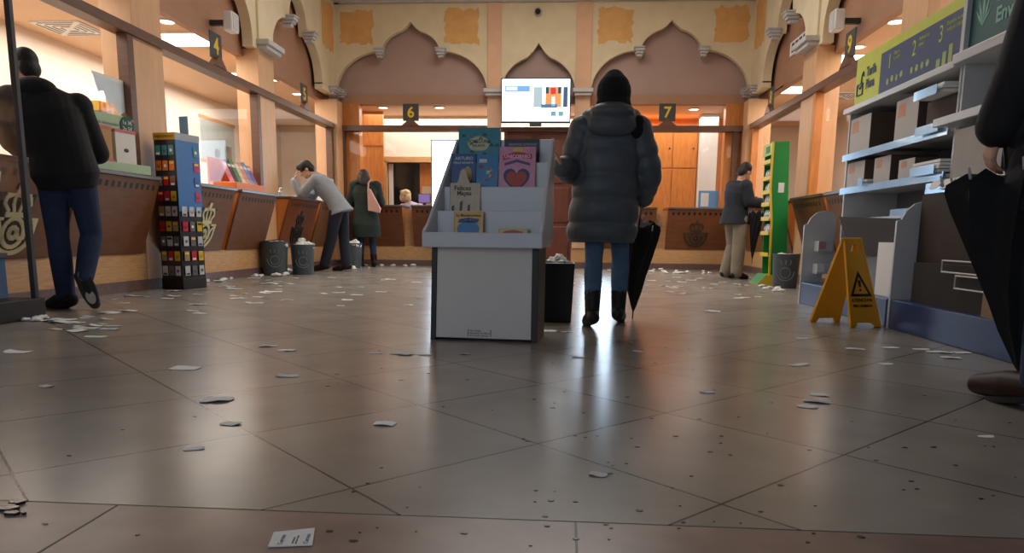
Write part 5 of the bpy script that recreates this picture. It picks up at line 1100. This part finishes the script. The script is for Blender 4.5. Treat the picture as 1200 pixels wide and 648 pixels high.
# ------------------------------------------------------------------ wet floor sign
M_ws = mat('sign_plastic_yellow', (226, 158, 26), .4, var=.04)
t = thing('wet_floor_sign', 'yellow folding wet floor warning sign in front of the packaging shelves', 'warning sign', (1.93, 5.18, 0))
P1, P2, Q1, Q2 = V((1.895, 5.02, 0)), V((2.125, 5.10, 0)), V((1.735, 5.30, 0)), V((1.965, 5.38, 0)); e = (P2-P1).normalized(); mid = (P1+P2+Q1+Q2)/4+V((0, 0, .575))
def leaf(A, Bp, out, front):
    cx = (A+Bp)/2; hb = (Bp-A).length/2; ht = .068; n = ((mid-cx).cross(e)).normalized(); n = n if n.dot(out) > 0 else -n
    f2 = lambda s, v, q: cx+(mid-cx)*v+e*s+n*q
    o = [(-hb, 0), (-hb*.62, 0), (-hb*.5, .05), (hb*.5, .05), (hb*.62, 0), (hb, 0), (ht, 1), (-ht, 1)]
    h = [(-.035, .87), (.035, .87), (.03, .935), (-.03, .935)]
    b = MB()   # panel with a handle slot, in four strips
    wv = lambda v: hb+(ht-hb)*v
    b.prism([(-hb, 0), (-hb*.62, 0), (-hb*.5, .05), (hb*.5, .05), (hb*.62, 0), (hb, 0), (wv(.86), .86), (-wv(.86), .86)], f2, 0, .014)
    b.prism([(-wv(.86), .86), (-.035, .86), (-.03, .94), (-wv(.94), .94)], f2, 0, .014); b.prism([(.035, .86), (wv(.86), .86), (wv(.94), .94), (.03, .94)], f2, 0, .014); b.prism([(-wv(.94), .94), (wv(.94), .94), (ht, 1), (-ht, 1)], f2, 0, .014)
    pn = build('panel', b, M_ws, t)
    b = MB()
    for sgn in (-1, 1): b.prism([(sgn*hb, .0), (sgn*(hb-.012), .0), (sgn*(ht-.012), 1), (sgn*ht, 1)][::sgn], f2, .014, .019)
    build('rim', b, M_ws, pn)
    b = MB()
    T = [(-.085, .345), (.085, .345), (0, .64)]; Ti = [(-.058, .375), (.058, .375), (0, .575)]
    for i in range(3): b.prism([T[i], T[(i+1) % 3], Ti[(i+1) % 3], Ti[i]], f2, .0145, .0155)
    build('warning_triangle', b, M_black, pn)
    build('exclamation_stroke', MB().prism([(-.008, .45), (.008, .45), (.012, .53), (-.012, .53)], f2, .0145, .0155), M_black, pn); build('exclamation_dot', MB().prism(blobp(0, .418, .009, .015, 10), f2, .0145, .0155), M_black, pn)
    ux = (mid-cx).normalized(); rx = e if e.cross(ux).dot(n) > 0 else -e
    text('ATENCIÓN', .032, f2(0, .285, .0150), rx, ux, M_black, pn, 'lettering', .0006, 'CENTER', bold=.001); text('PISO HÚMEDO', .023, f2(0, .225, .0150), rx, ux, M_black, pn, 'lettering', .0006, 'CENTER', bold=.001)
leaf(P1, P2, V((.3, -1, .3)), True); leaf(Q1, Q2, V((-.3, 1, .3)), False)
build('hinge', MB().cap(mid-e*.07, mid+e*.07, .014), M_ws, t, smooth=True)
# ------------------------------------------------------------------ glass case at left edge
t = thing('glass_display_case', 'glass display case with black base and posts at the left edge', 'display case', (-3.75, 4.5, 0))
build('base', MB().box(-4.15, -3.46, 4.15, 4.72, 0, .135, bev=.006), M_black, t)
for x, y in ((-3.50, 4.68), (-3.50, 4.19), (-4.11, 4.68), (-4.11, 4.19)): build('post', MB().box(x-.018, x+.018, y-.018, y+.018, .135, 2.3, bev=.004), M_dgrey, t)
for a in ((-3.497, -3.493, 4.2, 4.66), ): build('glass_pane', MB().box(*a, .14, 2.25), M_glass, t)
build('glass_pane', MB().box(-4.09, -3.52, 4.688, 4.693, .14, 2.25), M_glass, t)
build('top_frame', MB().box(-4.13, -3.48, 4.17, 4.70, 2.27, 2.33, bev=.004), M_dgrey, t)
build('glass_shelf', MB().box(-4.09, -3.52, 4.2, 4.66, .86, .868), M_glass, t)
t = thing('blue_parcel_box', 'blue box inside the glass display case at the left edge', 'box', (-3.75, 4.45, .137)); build('box', MB().box(-3.95, -3.62, 4.35, 4.6, .137, .40, bev=.005), mat('parcel_blue', (50, 110, 170), .5), t); build('lid', MB().box(-3.96, -3.61, 4.34, 4.61, .40, .43), mat('parcel_grey', (90, 96, 104), .5), t)
t = thing('price_tag', 'pink and white price tag on the glass shelf of the left display case', 'tag', (-3.6, 4.6, .87)); build('card', MB().prism(rect(-3.68, -3.53, .87, .94), lambda s, z, n: V((s, 4.5+n+(z-.87)*.3, z)), 0, .004), M_paper, t); build('print', MB().prism(rect(-3.66, -3.6, .88, .93), lambda s, z, n: V((s, 4.5+n+(z-.87)*.3, z)), -.001, 0), mat('pink_ink', (206, 70, 130)), t)
# ------------------------------------------------------------------ litter on the floor
def slip(px, py, w, label, seed, shape='rect', M=None, group='paper litter on the floor', name='paper_slip', asp=None, ang=None):
    p = fl(px, py); q = random.Random(seed); dist = math.hypot(p.x, p.y); L = w*dist/F*1.0; H = L*(asp or q.uniform(.45, .7)); a = q.uniform(-.5, .5) if ang is None else ang
    nx, ny = 5, 3; M_ = Matrix.Rotation(a, 3, 'Z'); lift = q.uniform(.01, .05)*L; ph = q.uniform(0, 6)
    top = []; b = MB(); co = {}
    for i in range(nx+1):
        for j in range(ny+1):
            s, t_ = i/nx-.5, j/ny-.5; x = s*L*(1-.25*q.random()*(abs(t_) > .4)); y = t_*H*(1-.3*q.random()*(abs(s) > .4)); z = max(0.0, lift*(math.sin(s*4+ph)+.5*math.cos(t_*5+ph)))+.0008+q.uniform(0, .02)*L
            co[i, j] = p+M_ @ V((x, y, 0))+V((0, 0, z))
    v0 = {k: b.bm.verts.new(c) for k, c in co.items()}; v1 = {k: b.bm.verts.new(c+V((0, 0, .0012))) for k, c in co.items()}
    for i in range(nx):
        for j in range(ny):
            b.bm.faces.new((v1[i, j], v1[i+1, j], v1[i+1, j+1], v1[i, j+1])); b.bm.faces.new((v0[i, j], v0[i, j+1], v0[i+1, j+1], v0[i+1, j]))
    for i in range(nx): b.bm.faces.new((v0[i, 0], v0[i+1, 0], v1[i+1, 0], v1[i, 0])); b.bm.faces.new((v0[i+1, ny], v0[i, ny], v1[i, ny], v1[i+1, ny]))
    for j in range(ny): b.bm.faces.new((v0[0, j+1], v0[0, j], v1[0, j], v1[0, j+1])); b.bm.faces.new((v0[nx, j], v0[nx, j+1], v1[nx, j+1], v1[nx, j]))
    return build(name, b, M or (M_paper if q.random() < .6 else M_paper2), None, label=label, cat='paper', group=group)
near = [(20, 413, 26, 'white slip on the tiles at the far left, below the crossed shoe'), (55, 453, 16, 'small folded scrap on the tiles at left, nearer than the slips by the glass case'), (112, 395, 22, 'greenish white slip among the litter by the raised shoe', ), (218, 432, 30, 'long white slip alone on the tile left of centre'), (254, 469, 36, 'large crumpled white slip with dark shadow left of centre'), (270, 497, 22, 'torn white scrap lying on a tile joint below the large crumpled slip'),
        (227, 526, 22, 'folded white ticket nearest the front strip at left'), (337, 441, 26, 'thin white slip on edge, right of the long white slip'), (314, 406, 20, 'white slip left of a folded one in the mid floor left'), (336, 411, 22, 'folded white slip casting a dark edge, mid floor left'), (451, 497, 26, 'folded white ticket left of centre in front of the book stand'), (701, 557, 22, 'small crumpled ticket nearest the front right of centre'),
        (829, 460, 18, 'small white ticket right of centre below the umbrella tip'), (937, 428, 24, 'flat white slip in front of the wet floor sign'), (957, 471, 28, 'white slip, upper of an overlapping pair at right'), (946, 477, 22, 'white slip, lower of an overlapping pair at right'), (1038, 427, 14, 'thin scrap on the dark floor in front of the near shelf plinth'), (1100, 413, 24, 'torn white scrap by the blue plinth near the umbrella tip'),
        (835, 365, 18, 'white slip alone on the floor right of the umbrella tip'), (676, 419, 14, 'pale scrap in the bright reflection left, below the boots'), (747, 412, 12, 'pale scrap right of the bright reflection'), (1155, 512, 16, 'faint scrap on the dark floor below the brown boot'), (440, 414, 16, 'torn strip at the left of the long streak of litter'), (470, 415, 30, 'long torn strip in front of the book stand'), (498, 416, 16, 'torn strip at the right of the long streak of litter'), (545, 415, 12, 'small pale scrap in front of the book stand corner'),
        (640, 388, 26, 'flattened white slip at the foot of the black square bin'), (664, 389, 14, 'small white slip at the right foot of the black square bin'), (960, 463, 20, 'grey scrap behind the overlapping pair of slips')]
for i, (x, y, w, lab) in enumerate(near): slip(x, y, w, lab, 100+i, M=mat('pale_green_paper', (206, 224, 204), .7) if 'greenish' in lab else None)
# printed ticket right at the front
p0 = [fl(314, 642), fl(321, 625), fl(369, 620), fl(366, 640)]
t = thing('queue_ticket', 'printed white ticket lying on the brown front strip', 'ticket', (p0[0]+p0[2])/2)
b = MB(); b.loft([[p+V((0, 0, .001)) for p in p0], [p+V((0, 0, .003)) for p in p0]]); build('paper', b, M_paper, t)
ex = (p0[3]-p0[0]).normalized(); ey = V((-ex.y, ex.x, 0)); W_ = (p0[3]-p0[0]).length; o = p0[0]+V((0, 0, .0034))
text('Correos', .013, o+ex*W_*.30+ey*.006, ey, -ex, mat('blue_ink', (60, 76, 120)), t, 'lettering', .0002); text('correos.es', .007, o+ex*W_*.55+ey*.008, ey, -ex, M_dgrey, t, 'lettering', .0002); text('gracias por su visita', .005, o+ex*W_*.62+ey*.006, ey, -ex, M_dgrey, t, 'lettering', .0002); text('Correos', .013, o+ex*W_*.88+ey*.006, ey, -ex, mat('blue_ink', (60, 76, 120)), t, 'lettering', .0002)
rnd = random.Random(21)
def scatter(n, x0, x1, ya, yb, wr, label, seed, group):
    q = random.Random(seed)
    for i in range(n):
        x = q.uniform(x0, x1); tt = (x-x0)/(x1-x0); y = q.uniform(*[ya[0]+(ya[1]-ya[0])*tt, yb[0]+(yb[1]-yb[0])*tt]); slip(x, y, q.uniform(*wr), label, seed*1000+i, group=group)
scatter(20, 45, 130, (374, 366), (392, 386), (10, 26), 'small white torn slip in the cluster round the feet at the left counter', 31, 'slips round the feet at the left counter')
scatter(26, 130, 330, (350, 326), (384, 356), (8, 20), 'small white slip strewn on the floor before the card tower and left counters', 32, 'slips before the left counters')
scatter(24, 270, 510, (324, 322), (366, 370), (6, 15), 'small white slip strewn on the far floor left of the book stand', 33, 'slips on the far floor left of the book stand')
scatter(26, 745, 905, (322, 324), (345, 352), (6, 13), 'small white slip strewn on the far floor near the man in beige trousers', 34, 'slips on the far floor at right')
scatter(8, 690, 740, (305, 308), (318, 322), (6, 14), 'small white slip by the back counter seen between the boots', 35, 'slips by the back counter')
scatter(6, 940, 1130, (388, 408), (402, 425), (10, 20), 'small white scrap along the shelf plinths beside the wet floor sign', 36, 'scraps along the shelf plinths')
# heaps of paper along the foot of the counters
def litter_heap(label, pts, r, seed):
    q = random.Random(seed); b = MB()
    for (px, py) in pts:
        for k in range(5):
            p = fl(px+q.uniform(-9, 9), py+q.uniform(-2, 2)); rr = r*q.uniform(.4, 1.2); crumple(b, (p.x, p.y, rr*.35), rr, seed+k+int(px), .45)
    build('paper_heap', b, M_paper, None, label=label, cat='paper heap', kind='stuff')
litter_heap('white paper heap at the foot of the card tower', [(212, 334), (228, 332), (248, 329), (258, 329)], .05, 41)
litter_heap('line of white paper scraps along the left plinth', [(275, 326), (286, 324), (294, 323), (303, 324)], .04, 42)
litter_heap('white paper heap in front of the two grey bins', [(335, 322), (345, 320), (356, 319), (324, 323), (314, 323)], .06, 43)
litter_heap('white paper scraps along the left back counter foot', [(415, 314), (430, 312), (455, 311), (470, 311), (490, 311)], .05, 44)
litter_heap('white paper scraps along the right back counter foot', [(770, 318), (785, 319), (800, 319), (825, 320)], .05, 45)
litter_heap('white paper scraps at the foot of the green card stand and grey bin', [(905, 340), (915, 340), (900, 337)], .04, 46)
litter_heap('white paper scraps by the black base at the left edge', [(30, 376), (48, 373), (40, 375)], .03, 47)
# wet dark leaf bits and dirt
q = random.Random(9); b = MB()
for k in range(110):
    px = q.gauss(700, 210) if k < 80 else q.uniform(40, 1190); py = q.uniform(405, 640)
    if k > 98: px, py = q.uniform(1040, 1195), q.uniform(490, 600)
    p = fl(px, py); r = q.uniform(.002, .0065)*(1 if py > 480 else 1.3); b.prism([(p.x+r*1.5*math.cos(a)*q.uniform(.6, 1.1), p.y+r*math.sin(a)*q.uniform(.6, 1.1)) for a in [2*PI*i/7 for i in range(7)]], lambda x, y, n: V((x, y, n)), .0005, .0014)
build('wet_dirt_specks', b, mat('wet_dirt', (46, 36, 30), .25, var=.3), None, label='dark wet specks of dirt and leaf scattered over the front tiles', cat='dirt', kind='stuff')
b = MB()
for (px, py, rx, ry) in ((8, 597, .03, .016), (20, 590, .02, .012), (28, 603, .006, .004), (14, 603, .02, .008)):
    p = fl(px, py); b.prism(blobp(p.x, p.y, rx*.8, ry, 14, .15), lambda x, y, n: V((x, y, n)), .0005, .006)
build('leaf_clump', b, mat('wet_leaf', (22, 16, 15), .2, var=.4), None, label='wet black leaf clump at the bottom left corner on the front strip', cat='leaf')
# ------------------------------------------------------------------ light
wd = bpy.data.worlds.new('world'); S.world = wd; wd.use_nodes = True; bg = wd.node_tree.nodes['Background']
bg.inputs[0].default_value = (.62, .72, .9, 1); bg.inputs[1].default_value = .12
def area(name, loc, sx, sy, power, col, rot=(0, 0, 0)):
    l = bpy.data.lights.new(name, 'AREA'); l.shape = 'RECTANGLE'; l.size = sx; l.size_y = sy; l.energy = power; l.color = col
    o = bpy.data.objects.new(name, l); COL.objects.link(o); o.location = loc; o.rotation_euler = rot; return o
WARM = (1, .93, .83)
area('office_lamp_left', (-5.4, 9.2, 2.9), 1.6, 9, 225, WARM)
area('office_lamp_right', (4.4, 9.2, 2.9), 1.5, 9, 190, WARM)
area('office_lamp_back', (-.5, 15.0, 2.9), 7, 1.4, 125, WARM)
area('hall_lamp', (-.3, 9.2, 4.9), 3, 5, 185, (1, .96, .9))
area('entrance_daylight', (-2.4, -2.4, 1.7), 3.4, 2.4, 46, (.82, .9, 1), (math.radians(86), 0, math.radians(-12)))
